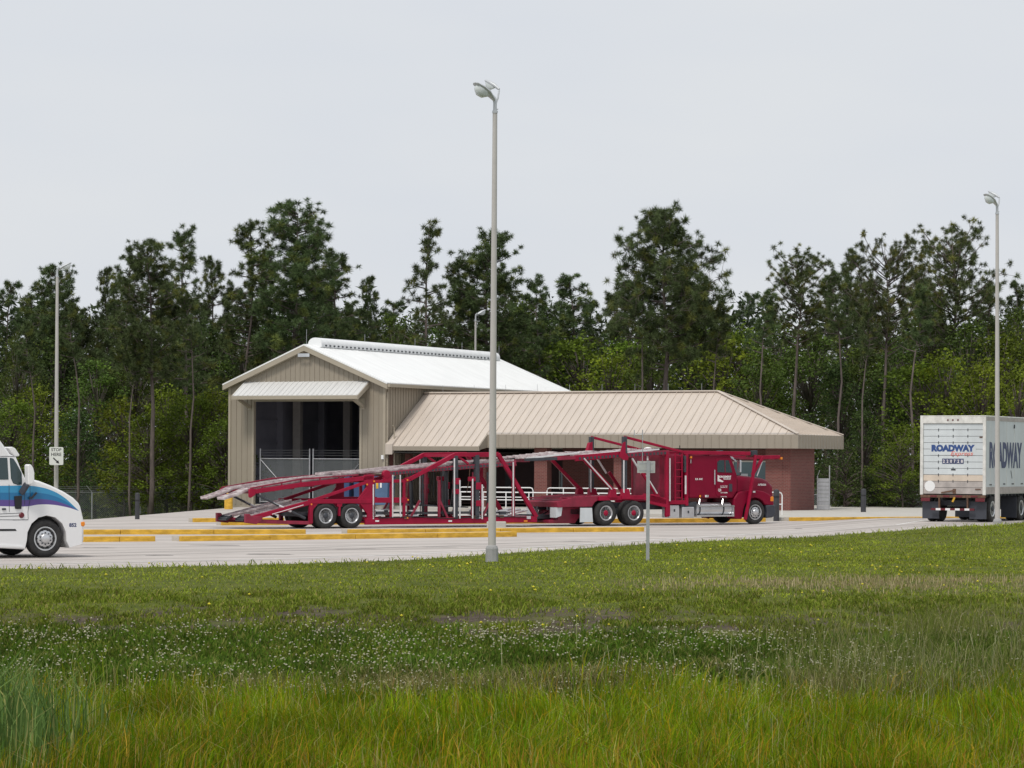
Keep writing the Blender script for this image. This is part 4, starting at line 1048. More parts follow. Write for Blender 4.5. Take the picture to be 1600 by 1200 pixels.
# tall posts with gussets, and the arms falling forward from them
keach('post', [(975.5, 682), (975.5, 778)], .17, .17, 'dark_steel')
for w in (.1, 2.5):
    m = MB(); m.prism(xz([(965, 713), (971, 692), (975, 690), (975, 707), (980, 713), (979, 719), (972, 719)]), w-.11, w-.087 if w < 1 else w+.087); m.build('gusset', MATS['red_paint'], tk)
    m = MB(); m.tube([Q(972.5, 719, w-.1), Q(972.5, 770, w-.1)], .032, 8); m.build('cylinder_rod', MATS['white_rod'], tk)
    m = MB(); m.prism(xz([(953, 763), (960, 763), (963, 778), (950, 778)]), w-.1, w+.1); m.build('pedestal', MATS['red_paint'], tk, bevel=.02)
    m = MB(); m.prism(xz([(972, 764), (981, 764), (984, 780), (970, 780)]), w-.12, w+.12); m.build('pedestal', MATS['red_paint'], tk, bevel=.02)
keach('top_arm', [(975, 682.5), (1068, 706.5)], .09, .1)
keach('strut', [(912, 718), (958, 766)], .1, .13); keach('strut', [(1003, 738), (1030, 779)], .1, .13)
for w in (.02, 2.58):
    m = MB(); m.tube([Q(911, 716.5, w), Q(954, 764.5, w)], .03, 8); m.tube([Q(1008, 743, w), Q(1025, 771, w)], .03, 8); m.tube([Q(988, 716, w+.1), Q(1003, 740, w+.1)], .04, 8); m.build('cylinder_rod', MATS['white_rod'], tk)
# front rack behind the cab: posts, ladder
keach('rack_post', [(1041.5, 706), (1041.5, 806)], .13, .13); keach('rack_post', [(1072.5, 708), (1072.5, 790)], .13, .12)
keach('slide_post', [(1070, 712), (1070, 738)], .1, .12, 'dark_steel')
keach('rack_rail', [(1041, 785), (1074, 785)], .1, .16)
for w in (.02, 2.58):
    m = MB(); m.tube([Q(1045, 716, w), Q(1045, 783, w)], .028, 8); m.tube([Q(1069.5, 743, w), Q(1069.5, 772, w)], .038, 8); m.build('cylinder_rod', MATS['white_rod'], tk)
    m = MB()
    m.bar(Q(1054.5, 708, w+.06), Q(1054.5, 782, w+.06), .04, .05); m.bar(Q(1065, 708, w+.06), Q(1065, 782, w+.06), .04, .05)
    for k in range(7): m.tube([Q(1054.5, 712+k*11, w+.06), Q(1065, 712+k*11, w+.06)], .018, 6)
    m.build('ladder', MATS['red_paint'], tk)
m = MB(); m.box((QX(1036), .35, .95), (QX(1068), 2.25, Q(1040, 712).z)); m.build('sleeper_rear', MATS['red_faded'], tk)
m = MB(); c = Q(1036.5, 702); m.lathe([(-.3, .05), (0, .05), (.02, .2), (.1, .22), (.2, .16), (.24, .05)], (c.x, 1.2, c.z-.15), 'z', 16); m.build('antenna_dome', MATS['white_paint'], tk, smooth='auto')
m = MB(); m.tube([Q(1071, 712, .5), Q(1071, 696, .5)], .02, 6); m.build('antenna', MATS['black'], tk)
# head rack over cab roof and windshield
keach('head_rail', [(1068, 707), (1172, 708.5)], .1, .15); 
m = MB(); 
for px in (1080, 1110, 1140, 1170): c = Q(px, 708); m.box((c.x-.05, .1, c.z-.12), (c.x+.05, 2.5, c.z-.02))
m.build('crossmember', MATS['red_faded'], tk)
keach('head_runway', [(1072, 706), (1166, 706)], .3, .04, 'red_faded', 0, (.4, 2.2))
keach('head_joint', [(1174, 708), (1182, 707.5)], .16, .2, 'dark_steel')
keach('head_leg', [(1178, 711), (1173.5, 745), (1166, 790), (1161.5, 812)], .1, .12, ws=(-.02, 2.62))
keach('head_leg', [(1191, 714), (1174, 742)], .09, .13, ws=(.04, 2.56))
keach('head_beak', [(1178, 714), (1191, 714.5), (1218, 714)], .12, .15)
m = MB(); 
for px in (1186, 1200, 1214): c = Q(px, 715); m.box((c.x-.05, .1, c.z-.08), (c.x+.05, 2.5, c.z+.02))
m.build('crossmember', MATS['red_faded'], tk)
for w in (.1, 2.5):
    m = MB(); c = Q(1219, 716, w); m.box((c.x-.02, w-.06, c.z-.05), (c.x+.08, w+.06, c.z+.05)); m.build('marker_light', MATS['amber'], tk)
    m = MB(); m.tube([Q(1190, 722, w-.03), Q(1182, 744, w-.03)], .025, 8); m.build('cylinder_rod', MATS['white_rod'], tk)
# mirror
m = MB(); m.tube([Q(1146, 717, .05), Q(1147, 717, -.22), Q(1150, 742, -.22), Q(1150, 743, .06)], .018, 6); m.build('mirror_arm', MATS['black'], tk)
m = MB(); m.box((QX(1147), -.3, Q(1147, 738).z), (QX(1147)+.08, -.08, Q(1147, 719).z)); m.build('mirror', MATS['chrome'], tk, bevel=.02)

# ---------------------------------------------------------------- white tractor at the left
PW = R(33); p = ground(72, 871.5); WF = Frame(p, PW)
wt = empty('white_semi_tractor', p, PW)
tag(wt, 'white aerodynamic semi tractor with blue and purple side stripes, cut by the left edge', 'truck')
def wq(x, y, w=.0): a = WF.L(x, y, 0); return Vector((a.x, w, a.z))
def wxz(pts): return [(wq(*a).x, wq(*a).z) for a in pts]
def stripe_mat():
    m = bpy.data.materials.new('striped_white_paint'); m.use_nodes = True
    n = m.node_tree.nodes; l = m.node_tree.links; b = n['Principled BSDF']; b.inputs['Roughness'].default_value = .3; b.inputs['Coat Weight'].default_value = .3
    tc = n.new('ShaderNodeTexCoord'); sx = n.new('ShaderNodeSeparateXYZ'); l.new(tc.outputs['Object'], sx.inputs[0])
    top = wxz([(0, 759), (46, 759), (60, 760.5), (80, 766), (100, 777), (112, 787.5), (123, 798)]); bot = wxz([(0, 791), (44, 791), (60, 788.5), (80, 788.5), (100, 791.5), (112, 794.5), (123, 798.3)])
    X0, X1 = top[0][0]-.2, top[-1][0]; Z0, Z1 = 1.0, 2.6
    mr = n.new('ShaderNodeMapRange'); mr.inputs['From Min'].default_value = X0; mr.inputs['From Max'].default_value = X1; l.new(sx.outputs[0], mr.inputs[0])
    def curve(pts):
        f = n.new('ShaderNodeFloatCurve'); c = f.mapping.curves[0]
        c.points[0].location = (0, (pts[0][1]-Z0)/(Z1-Z0)); c.points[1].location = (1, (pts[-1][1]-Z0)/(Z1-Z0))
        for x, z in pts[:-1]: c.points.new((x-X0)/(X1-X0), (z-Z0)/(Z1-Z0))
        f.mapping.update(); l.new(mr.outputs[0], f.inputs['Value']); return f.outputs[0]
    zt_, zb_ = curve(top), curve(bot)
    zn = n.new('ShaderNodeMapRange'); zn.inputs['From Min'].default_value = Z0; zn.inputs['From Max'].default_value = Z1; zn.clamp = False; l.new(sx.outputs[2], zn.inputs[0])
    def op(o, a, c): 
        q = n.new('ShaderNodeMath'); q.operation = o; l.new(a, q.inputs[0]); l.new(c, q.inputs[1]); return q.outputs[0]
    u = op('DIVIDE', op('SUBTRACT', zn.outputs[0], zb_), op('SUBTRACT', zt_, zb_))
    off_ = n.new('ShaderNodeMath'); off_.operation = 'MULTIPLY_ADD'; off_.inputs[1].default_value = .5; off_.inputs[2].default_value = .25; l.new(u, off_.inputs[0])
    r = n.new('ShaderNodeValToRGB'); r.color_ramp.interpolation = 'CONSTANT'; e = r.color_ramp.elements
    W_ = (.80, .80, .81, 1)
    while len(e) < 5: e.new(.5)
    for k, (p_, c) in enumerate(((0, W_), (.25, (.105, .06, .27, 1)), (.405, (.012, .16, .36, 1)), (.58, (.035, .27, .50, 1)), (.75, W_))): e[k].position = p_; e[k].color = c
    l.new(off_.outputs[0], r.inputs[0])
    gt = n.new('ShaderNodeMath'); gt.operation = 'LESS_THAN'; gt.inputs[1].default_value = X1; l.new(sx.outputs[0], gt.inputs[0])
    mx_ = n.new('ShaderNodeMix'); mx_.data_type = 'RGBA'; l.new(gt.outputs[0], mx_.inputs['Factor']); mx_.inputs['A'].default_value = W_; l.new(r.outputs[0], mx_.inputs['B'])
    l.new(mx_.outputs['Result'], b.inputs['Base Color']); MATS['striped'] = m
stripe_mat()
RA = .5
arch = [(.56*math.cos(a)+.02, RA+.02+.585*math.sin(a)) for a in [R(q) for q in (-8, 15, 40, 65, 90, 115, 140, 165, 185)]]
XB = -6.6
m = MB()
o_ = wxz([(108.5, 856), (128, 850.5), (131, 843), (131.3, 815), (130, 808), (127.5, 797), (126, 791), (123, 785.5), (115, 777.5), (100, 768), (80, 758.5), (62, 751.5), (46.5, 747.5)])
o_ = arch[::-1]+o_ if False else o_
roof = wxz([(40, 747), (35, 737), (25.5, 713.5), (16, 709.5), (0, 687)])
outline = o_+roof+[(wq(-38, 655).x, 3.95), (XB+.6, 4.0), (XB, 3.85), (XB, .62)]+wxz([(0, 856.5), (39, 858.5)])+arch[::-1]
m.prism(outline, 0, 2.5)
body = m.build('cab', MATS['striped'], wt, bevel=.15, seg=4)
body.modifiers['bevel'].limit_method = 'WEIGHT'
bw = body.data.attributes.new('bevel_weight_edge', 'FLOAT', 'EDGE')
for ed in body.data.edges:
    p0_, p1_ = (body.data.vertices[i].co for i in ed.vertices)
    if abs(p0_.y-p1_.y) < .01:
        mid_ = (p0_+p1_)/2; near_arch = math.hypot(mid_.x-.02, mid_.z-RA) < .68 or mid_.z < .7
        bw.data[ed.index].value = .12 if near_arch else 1.0
for p_ in body.data.polygons: p_.use_smooth = True
auto_smooth(body.data, R(30))
m = MB(); m.prism(wxz([(13, 699.5), (21, 698), (26, 701), (32.5, 711), (31, 713), (25, 713.2)]), .06, 2.44); m.build('sun_visor', MATS['white_paint'], wt, bevel=.04)
# glass
m = MB(); m.prism(wxz([(15, 716), (16.5, 715), (21, 716.5), (26, 724), (34, 739), (34.5, 757), (28, 758), (20.5, 755.5), (17, 748)]), -.012, .02); m.build('window', MATS['glass'], wt, bevel=.02)
m = MB(); m.prism(wxz([(-32, 750), (-32, 715), (11.5, 715), (13.5, 749.5)]), -.012, .02); m.build('window', MATS['glass'], wt, bevel=.02)
a, b_ = wq(25.8, 714.5), wq(39, 746); m = MB(); nv = Vector((-(b_.z-a.z), 0, b_.x-a.x)).normalized(); nv = nv if nv.x > 0 else -nv
m.extr([Vector((a.x, .15, a.z)), Vector((a.x, 2.35, a.z)), Vector((b_.x, 2.35, b_.z)), Vector((b_.x, .15, b_.z))], nv*.02); m.build('windshield', MATS['glass'], wt)
# seams, slots
def seam(x0, y0, x1, y1, t=.012):
    m = MB(); m.bar(wq(x0, y0, -.001), wq(x1, y1, -.001), .008, t); m.build('panel_seam', MATS['dark_steel'], wt)
seam(46.6, 749, 47, 780); seam(47, 780, 43.5, 800); seam(43.5, 800, 44, 811); seam(44, 812, 20, 812.5); seam(0, 803, 33, 801.5); seam(0, 807, 30, 806); seam(0, 812, 44, 812.3); seam(0, 713, 24, 713); seam(38.5, 762, 38.5, 790); seam(14, 757, 14.5, 800); seam(-1, 765, -1, 812)
m = MB(); m.box((wq(3, 790).x, -.03, wq(3, 797).z), (wq(9, 790).x, .01, wq(3, 794).z)); m.build('door_handle', MATS['dark_steel'], wt, bevel=.008)
m = MB(); m.prism(wxz([(-20, 826.5), (24, 826.5), (26, 829.5), (-20, 830)]), -.006, .02); m.build('step_slot', MATS['black'], wt)
m = MB(); m.prism(wxz([(0, 851), (36, 853.5), (38, 856), (0, 855)]), -.03, .02); m.build('skirt_lip', MATS['white_paint'], wt)
m = MB(); c = wq(33.7, 805); m.lathe([(-.03, .055), (-.01, .075), (.02, .08)], (c.x, 0, c.z), 'y', 14); m.build('side_marker', MATS['red_lens'], wt)
m = MB(); m.prism(wxz([(126, 815.5), (132.5, 815), (133, 820), (131, 823), (126.5, 822)]), -.012, .35); m.build('turn_signal', MATS['amber'], wt, bevel=.02)
a = wq(108, 823.3); b_ = wq(119.5, 817.2); text('852', 'navy', wt, (a.x, -.004, a.z), (1, 0, 0), (0, 0, 1), b_.x-a.x, b_.z-a.z, bold=.04)
for w, sgn in ((-.02, -1), (2.52, 1)):
    m = MB(); m.prism(wxz([(34.3, 727), (36.5, 725.2), (40, 726), (43, 731), (44.8, 738), (44.8, 752), (41, 756.5), (35.5, 757)]), w+sgn*.12, w+sgn*.36); m.build('mirror', MATS['white_paint'], wt, bevel=.04, seg=3)
    m = MB(); m.bar(wq(37, 756, w+sgn*.2), wq(32, 771, w+sgn*.02), .1, .16); m.build('mirror_bracket', MATS['bumper_grey'], wt, bevel=.02)
    m = MB(); m.prism(wxz([(21.5, 775), (34, 774.5), (33, 795.5), (23, 795)]), w-.02, w+.02); m.build('side_vent', MATS['black'], wt, bevel=.02)
    m = MB(); m.bar(wq(47.5, 779, w+sgn*.03), wq(54, 769.5, w+sgn*.12), .05, .05); c = wq(46.3, 777, w); m.lathe([(-.03, .04), (.03, .04)], (c.x, w+sgn*.02, wq(46, 778).z), 'z', 8); m.build('hood_mirror', MATS['bumper_grey'], wt)
m = MB(); m.box((wq(60, 840).x-.5, .32, .5), (.75, 2.18, 1.15)); m.box((XB+.3, .7, .55), (.9, 1.8, .8)); m.box((XB-2.6, .82, .62), (XB+.3, 1.68, .85)); m.build('chassis', MATS['black'], wt)
m = MB(); m.box((wq(131, 830).x-.02, .8, .6), (wq(131, 830).x+.03, 1.7, 1.2)); m.build('grille', MATS['bumper_grey'], wt)
wheel(wt, (0, .05, RA), -1, RA, .28, 'steer'); wheel(wt, (0, 2.45, RA), 1, RA, .28, 'steer')
for x in (XB-.9, XB-2.2): wheels(wt, x, .02, 2.48, RA, 'drive')
m = MB(); m.box((-2.4, .12, .45), (-.75, .3, .6)); m.build('lower_step', MATS['black'], wt)
# ================================================================ white box trailer leaving at the right
DT = 109.0; PT = R(63)
pl = at(1438, 816, DT); rr_ = at(1540, 816, DT); 
base = Vector((rr_.x, DT, 0)); base.z = pave_z(base.x, base.y)
BT = Frame(base, PT)                                   # origin: rear right corner; x forward, y to the left side
bt = empty('box_trailer', base, PT)
tag(bt, 'white box trailer with lettered roll up rear door and mud flaps, at the right edge', 'trailer')
WT_, LT, ZB, ZT = 2.6, 8.5, 1.06, 4.02
def bz(py, px=1490): return CAM_H+ray(px, py)[1]*DT*1.004-base.z
m = MB(); m.box((.05, 0, ZB+.12), (LT, .03, ZT)); m.box((.05, WT_-.03, ZB+.12), (LT, WT_, ZT)); m.box((LT-.03, .03, ZB), (LT, WT_-.03, ZT)); m.box((.06, .031, ZB), (LT-.031, WT_-.031, ZB+.1))
m.build('body', MATS['trailer_white'], bt)
m = MB(); m.box((-.01, -.012, ZT-.02), (LT+.01, WT_+.012, ZT+.03)); m.build('roof', MATS['trailer_trim'], bt, bevel=.015)
m = MB(); m.box((.06, -.012, ZB+.02), (LT, -.001, ZB+.28)); m.box((.06, WT_+.001, ZB+.02), (LT, WT_+.012, ZB+.28)); m.box((.06, -.010, ZT-.16), (LT, -.001, ZT-.025)); m.build('side_rail', MATS['trailer_grime'], bt)
pieces('panel_seam', [((.588+i, -.006, ZB+.29), (.612+i, -.001, ZT-.17)) for i in range(8)], MATS['trailer_trim'], bt)
m = MB(); m.box((-.03, 0, ZB-.03), (.05, .12, ZT-.025)); m.box((-.03, WT_-.12, ZB-.03), (.05, WT_, ZT-.025)); m.box((-.028, .12, ZT-.27), (.05, WT_-.12, ZT-.025))
fr = m.build('rear_frame', MATS['trailer_trim'], bt, bevel=.012)
m = MB()
for k in range(3): m.lathe([(-.015, .03), (.0, .035)], (-.03, WT_/2-.0+(k-1)*.2, ZT-.14), 'x', 8)
m.build('clearance_light', MATS['red_lens'], fr)
# roll-up door: 11 slats; two lower ones of another colour
nd = 11; dh = (ZT-.27-ZB)/nd
m = MB(); mt_ = MB(); mg = MB()
for k in range(nd):
    z0 = ZB+k*dh; tgt = mg if k < 2 else mt_ if k == 2 else m
    tgt.box((.02, .125, z0+.008), (.045, WT_-.125, z0+dh-.006))
door = m.build('roll_door', MATS['trailer_white'], bt, bevel=.006); mt_.build('door_panel', MATS['trailer_tan'], door, bevel=.006); mg.build('door_panel', MATS['trailer_grime'], door, bevel=.006)
m = MB(); m.box((.046, .125, ZB), (.055, WT_-.125, ZT-.28)); m.build('door_backing', MATS['dark_steel'], door)
pieces('hinge', [((.008, y-.014, ZB+k*dh-.05), (.0195, y+.014, ZB+k*dh+.05)) for k in range(2, nd) for y in (.72, 1.3, 1.88)], MATS['dark_steel'], door)
m = MB(); m.box((.0, .2, ZB+.17), (.018, .42, ZB+.21)); m.box((-.02, 1.18, ZB+.02), (.018, 1.3, ZB+.2)); m.bar((-.01, 1.2, ZB+.15), (-.03, 1.75, ZB+.05), .04, .05); m.box((.006, .14, 3.2), (.0195, .26, 3.25))
m.build('latch', MATS['rust'], door)
m = MB(); m.lathe([(-.003, .21), (.003, .21)], (.013, 2.22, ZB+.3), 'x', 14); m.build('round_sticker', MATS['white_paint'], door)
# lettering on the rear: seen from behind, left is +y
def rtext(s, y0, y1, z0, z1, mt, bold, x=.012, shear=0): text(s, mt, bt, (x, y0, z0), (0, -1, 0), (0, 0, 1), y0-y1, z1-z0, bold=bold, shear=shear)
m = MB(); m.box((.012, .40, bz(711)), (.0155, 2.2, bz(701+12.6-18))); m.build('logo_panel', MATS['trailer_white'], bt)
rtext('ROADWAY', 2.16, .44, bz(705.8), bz(694.8), 'logo_blue', .075, .010)
rtext('Express', 1.40, .50, bz(713.6), bz(705.2), 'logo_red', .0, .007, .35)
nums = '220728'; z0n, z1n = bz(724.6), bz(716.6)
m = MB()
for k in range(6): y = 1.73-k*.143; m.box((.009, y-.133, z0n), (.0165, y, z1n))
m.build('number_plate', MATS['navy'], bt)
for k, c in enumerate(nums): y = 1.73-k*.143; text(c, 'lettering_white', bt, (.006, y-.03, z0n+.035), (0, -1, 0), (0, 0, 1), .075, z1n-z0n-.07, bold=.03)
m = MB(); m.box((.01, 1.2, bz(735)), (.0165, 1.38, bz(732.6))); m.build('small_plate', MATS['dark_steel'], bt)
# side lettering
zs0, zs1 = bz(731, 1545)-.02, bz(690, 1545)
text('ROADWAY', 'navy', bt, (.42, -.008, zs0), (1, 0, 0), (0, 0, 1), 4.15, zs1-zs0, bold=.05)
m = MB()
for x, z in ((.6, ZB+.34), (2.3, ZB+.36), (3.4, ZB+.36), (4.6, ZB+.36)): m.box((x-.14, -.006, z), (x+.14, -.001, z+.05))
m.bar((3.3, -.004, ZB+.6), (3.15, -.004, ZB+.9), .004, .06); m.bar((3.5, -.004, 3.6), (3.52, -.004, 3.75), .004, .1)
m.build('scuff_marks', MATS['dark_steel'], bt)
# underride, lights, flaps, running gear
m = MB(); m.box((-.02, .02, ZB-.14), (.1, WT_-.02, ZB-.035)); m.build('bumper_sill', MATS['rust'], bt, bevel=.01)
for y in (.45, 1.05, 1.55, 2.05):
    m = MB(); m.box((-.035, y-.13, ZB-.11), (-.021, y+.13, ZB-.05)); m.build('light_bar', MATS['red_lens'], bt)
for y in (.22, WT_-.22):
    m = MB(); m.box((-.03, y-.18, ZB-.28), (.03, y+.18, ZB-.15)); m.build('tail_light', MATS['red_lens'], bt, bevel=.01)
for y in (.72, 1.84):
    m = MB(); m.bar((.03, y, ZB-.12), (.05, y, .50), .11, .05); m.build('guard_post', MATS['rust'], bt)
m = MB(); 
for k in range(9): 
    if k % 2: m.box((-.01, .45+k*.19, .44), (.06, .45+k*.19+.19, .52))
m.build('guard_stripe', MATS['white_paint'], bt)
m = MB()
for k in range(9):
    if not k % 2: m.box((-.01, .45+k*.19, .44), (.06, .45+k*.19+.19, .52))
m.build('underride_guard', MATS['red_lens'], bt)
for y in (.03, WT_-.70):
    m = MB(); m.box((.18, y, .12), (.20, y+.67, ZB-.29)); m.build('mud_flap', MATS['bumper_grey'], bt)
m = MB()
for y in (.75, 1.75): m.box((.2, y, ZB-.25), (LT-.3, y+.1, ZB-.0))
for i in range(18): m.box((.3+i*.45, .05, ZB-.08), (.36+i*.45, WT_-.05, ZB))
m.box((.6, .6, .62), (1.6, 2.0, .82)); m.build('chassis', MATS['dark_steel'], bt)
m = MB(); m.bar((-.02, 1.22, ZB-.12), (-.03, 1.30, ZB-.3), .03, .07); m.build('strap', MATS['yellow_paint'], bt)
wheels(bt, 1.0, .03, WT_-.03, .5, 'drive')
for y in (.5, 2.0):
    m = MB(); m.tube([(6.9, y, ZB), (6.9, y, .25)], .05, 8); m.box((6.8, y-.12, .2), (7.0, y+.12, .25)); m.build('landing_leg', MATS['dark_steel'], bt)
# its tractor, nearly all out of the picture
dtk = empty('day_cab_tractor', BT.W(0, 0, 0), PT); dtk.location.z = base.z
tag(dtk, 'tractor under the white box trailer, only its dark drive wheels in view', 'truck')
m = MB(); m.box((4.2, .85, .62), (11.6, .98, .86)); m.box((4.2, 1.62, .62), (11.6, 1.75, .86)); m.box((4.6, .8, .45), (6.6, 1.8, .7)); m.box((5.0, .75, .863), (6.2, 1.85, .96)); m.build('chassis', MATS['dark_steel'], dtk)
for x in (4.75, 6.1): wheels(dtk, x, .05, 2.55, .5, 'drive')
for y in (.05, 1.92):
    m = MB(); m.box((4.08, y, .12), (4.1, y+.63, .95)); m.build('mud_flap', MATS['bumper_grey'], dtk)
m = MB(); m.prism([(8.8, .75), (8.8, 3.0), (10.2, 3.0), (10.7, 2.0), (12.2, 1.75), (12.3, .6), (12.0, .6), (11.75, .98), (11.2, 1.02), (10.8, .6)], .1, 2.5); cb_ = m.build('cab', MATS['white_paint'], dtk, bevel=.08, seg=3)
m = MB(); m.prism([(9.3, 2.0), (9.3, 2.75), (10.1, 2.75), (10.4, 2.05)], .085, .12); m.prism([(9.3, 2.0), (9.3, 2.75), (10.1, 2.75), (10.4, 2.05)], 2.48, 2.515); m.build('window', MATS['glass'], dtk)
wheel(dtk, (11.35, .05, .5), -1, .5, .28, 'steer'); wheel(dtk, (11.35, 2.55, .5), 1, .5, .28, 'steer')

# ================================================================ lamp posts
def lamp(px, py, d, label, H=12.15, two=True, rb=.100, rt=.060, pedestal=True, rz=0, lean=0):
    p = at(px, py, d); z0 = p.z
    e = empty('lamp_post', p, rz); tag(e, label, 'lamp post', 'tall concrete lamp posts'); e.rotation_euler.y = lean
    if pedestal:
        m = MB(); m.lathe([(-.4, .175), (.36, .165), (.44, .135)], (0, 0, 0), 'z', 8); m.build('pedestal', MATS['base_concrete'], e, bevel=.02)
    m = MB(); m.lathe([(.2 if pedestal else -.4, rb), (H-.5, rt)], (0, 0, 0), 'z', 12); m.build('pole', MATS['pole_concrete'], e, smooth='auto')
    m = MB(); m.lathe([(H-.5, rt+.012), (H-.44, rt+.012)], (0, 0, 0), 'z', 12); m.tube([(0, 0, H-.44), (0, 0, H-.25), (-.02, 0, H-.12), (-.12, 0, H-.02)], .05, 8); m.tube([(-.05, .03, H-.42), (.08, -.02, H-.40)], .015, 5)
    m.build('tenon', MATS['lamp_grey'], e, smooth='auto')
    def head(ang, off, w_, name, sc_):
        hd = empty(name, (0, 0, H-.14)); hd.parent = e; hd.rotation_euler = (0, R(28), ang); hd.location = off; hd.scale = (sc_, sc_, sc_)
        m = MB(); prof = [(-.78, .05, .03, .05), (-.72, .13, -.0, .09), (-.5, .17, -.02, .13), (-.28, .15, -.02, .13), (-.12, .09, -.03, .09), (0, .06, -.04, .05)]
        rings = []
        for x, wy, zb_, zt_ in prof:
            rings.append([(x, wy*math.cos(a)*w_, (zb_+zt_)/2+(zt_-zb_)/2*math.sin(a)) for a in [2*math.pi*k/12 for k in range(12)]])
        loft(m, rings); m.build('housing', MATS['lamp_grey'], hd, smooth='auto')
        m = MB(); rings = []
        for x, wy, dp in ((-.70, .05, .02), (-.64, .11, .12), (-.52, .14, .20), (-.38, .13, .18), (-.24, .08, .06)):
            rings.append([(x, wy*math.cos(a)*w_, -.01-dp*max(0, -math.sin(a))+(.02 if math.sin(a) > 0 else 0)) for a in [2*math.pi*k/12 for k in range(12)]])
        loft(m, rings); m.build('lens', MATS['lamp_lens'], hd, smooth='auto')
    if two:
        m = MB(); m.tube([(0, 0, H-.3), (.07, .05, H-.1), (.10, .12, H+.10)], .03, 6); m.build('bracket_arm', MATS['lamp_grey'], e)
    head(R(38), (-.03, -.05, H-.16), 1.0, 'lamp_head', .95)
    if two: head(R(-38), (.10, .12, H+.12), .55, 'lamp_head', .70)
    return e
g1 = at(768, 879, 74.0)
lamp(768.5, 879, 74.0, 'tallest and nearest concrete lamp post, on a grey pedestal in the grass at the centre', H=12.05, lean=R(.1))
lamp(1558.5, 829, 107.0, 'concrete lamp post in front of the white box trailer at the right', H=12.25, lean=R(-.35))
lamp(87.5, 799, 142.5, 'concrete lamp post carrying the small white sign, behind the white truck', H=12.1, rz=R(150), rb=.115, rt=.07, two=False)
lamp(741.5, 806, 181, 'lamp post rising behind the white roof of the shed', H=12.75, two=False, rz=R(165))
# STOP HERE sign hung on the left post
e = empty('stop_here_sign', at(88, 712.5, 141.9), 0); tag(e, 'white STOP HERE sign with a slanting arrow, fixed to the left lamp post', 'sign')
m = MB(); r_ = .06; W2, H2 = .345, .44
pts = []
for cx, cz, a0 in ((W2-r_, H2-r_, 0), (-W2+r_, H2-r_, 90), (-W2+r_, -H2+r_, 180), (W2-r_, -H2+r_, 270)):
    for k in range(4): a = R(a0+k*30); pts.append((cx+r_*math.cos(a), cz+r_*math.sin(a)))
m.prism(pts, 0, .012); m.build('panel', MATS['sign_white'], e)
text('STOP', 'black', e, (-.25, -.003, .235), (1, 0, 0), (0, 0, 1), .50, .15, bold=.015)
text('HERE', 'black', e, (-.25, -.003, -.0), (1, 0, 0), (0, 0, 1), .50, .16, bold=.015)
m = MB(); d = Vector((.72, 0, -.69)).normalized(); a = Vector((-.15, -.004, -.09)); b_ = a+d*.26; nn = Vector((d.z, 0, -d.x))
m.extr([a-nn*.03, b_-nn*.03, b_+nn*.03, a+nn*.03], (0, .003, 0)); m.extr([b_-nn*.085, b_+d*.15, b_+nn*.085], (0, .0031, 0)); m.build('arrow', MATS['black'], e)
m = MB(); m.box((-.05, .012, .2), (.05, .3, .26)); m.box((-.05, .012, -.26), (.05, .3, -.2)); m.build('bracket', MATS['galv'], e)
# back of a sign on a thin post
sp = at(1012, 876, 75.5); e = empty('road_sign', sp); tag(e, 'back of a small pale sign on a thin grey post in the grass', 'sign')
m = MB(); m.box((-.045, -.015, -.5), (.045, -.008, 2.62)); m.box((-.045, -.008, -.5), (-.030, .03, 2.62)); m.box((.03, -.008, -.5), (.045, .03, 2.62)); m.build('post', MATS['galv'], e)
hz = lambda py: (876-py)/FPX*75.5
x0, x1 = (995-1012)/FPX*75.5, (1023-1012)/FPX*75.5
m = MB(); m.box((x0, .03, hz(739)), (x1, .036, hz(720.5))); pn = m.build('panel', MATS['sign_back'], e, bevel=.002)
m = MB(); m.box((x0+.05, .024, hz(736)), (x1-.05, .029, hz(734.5))); m.box((x0+.05, .024, hz(725)), (x1-.05, .029, hz(723.5))); m.build('bracket', MATS['galv'], e)
m = MB(); xa_, xb_ = (990-1012)/FPX*75.5, (1003-1012)/FPX*75.5
m.tube([(xa_, .02, hz(682)), (xa_, .02, hz(672))], .012, 6); m.tube([(xb_, .02, hz(690)), (xb_, .02, hz(671.5))], .014, 6); m.tube([(xa_, .02, hz(679)), (xb_, .02, hz(679))], .01, 6); m.tube([(xb_, .02, hz(690)), (xb_, .02, hz(722))], .010, 6)
m.build('flag_holder', MATS['galv'], e)
# ================================================================ TREES
attr_mat('pine_needles', .65, .15, .15, rand=.18)
attr_mat('leaves', .7, .08, .25, rand=.22)
def add_tint(me, cols):             # one colour per face corner
    ca = me.color_attributes.new('tint', 'FLOAT_COLOR', 'CORNER'); a = np.ones((len(cols), 4), np.float32); a[:, :3] = cols; ca.data.foreach_set('color', a.ravel())
def tri_mesh(name, verts, cols_per_tri, m):
    n = len(verts)//3; me = bpy.data.meshes.new(name)
    me.vertices.add(n*3); me.vertices.foreach_set('co', np.asarray(verts, np.float32).ravel())
    me.loops.add(n*3); me.loops.foreach_set('vertex_index', np.arange(n*3, dtype=np.int32))
    me.polygons.add(n); me.polygons.foreach_set('loop_start', np.arange(0, n*3, 3, dtype=np.int32)); me.polygons.foreach_set('loop_total', np.full(n, 3, np.int32))
    me.update(); add_tint(me, np.repeat(cols_per_tri, 3, axis=0)); me.materials.append(MATS[m]); me.validate(); return me
def unit(rg, n):
    v = rg.normal(size=(n, 3)); return v/np.linalg.norm(v, axis=1, keepdims=True)
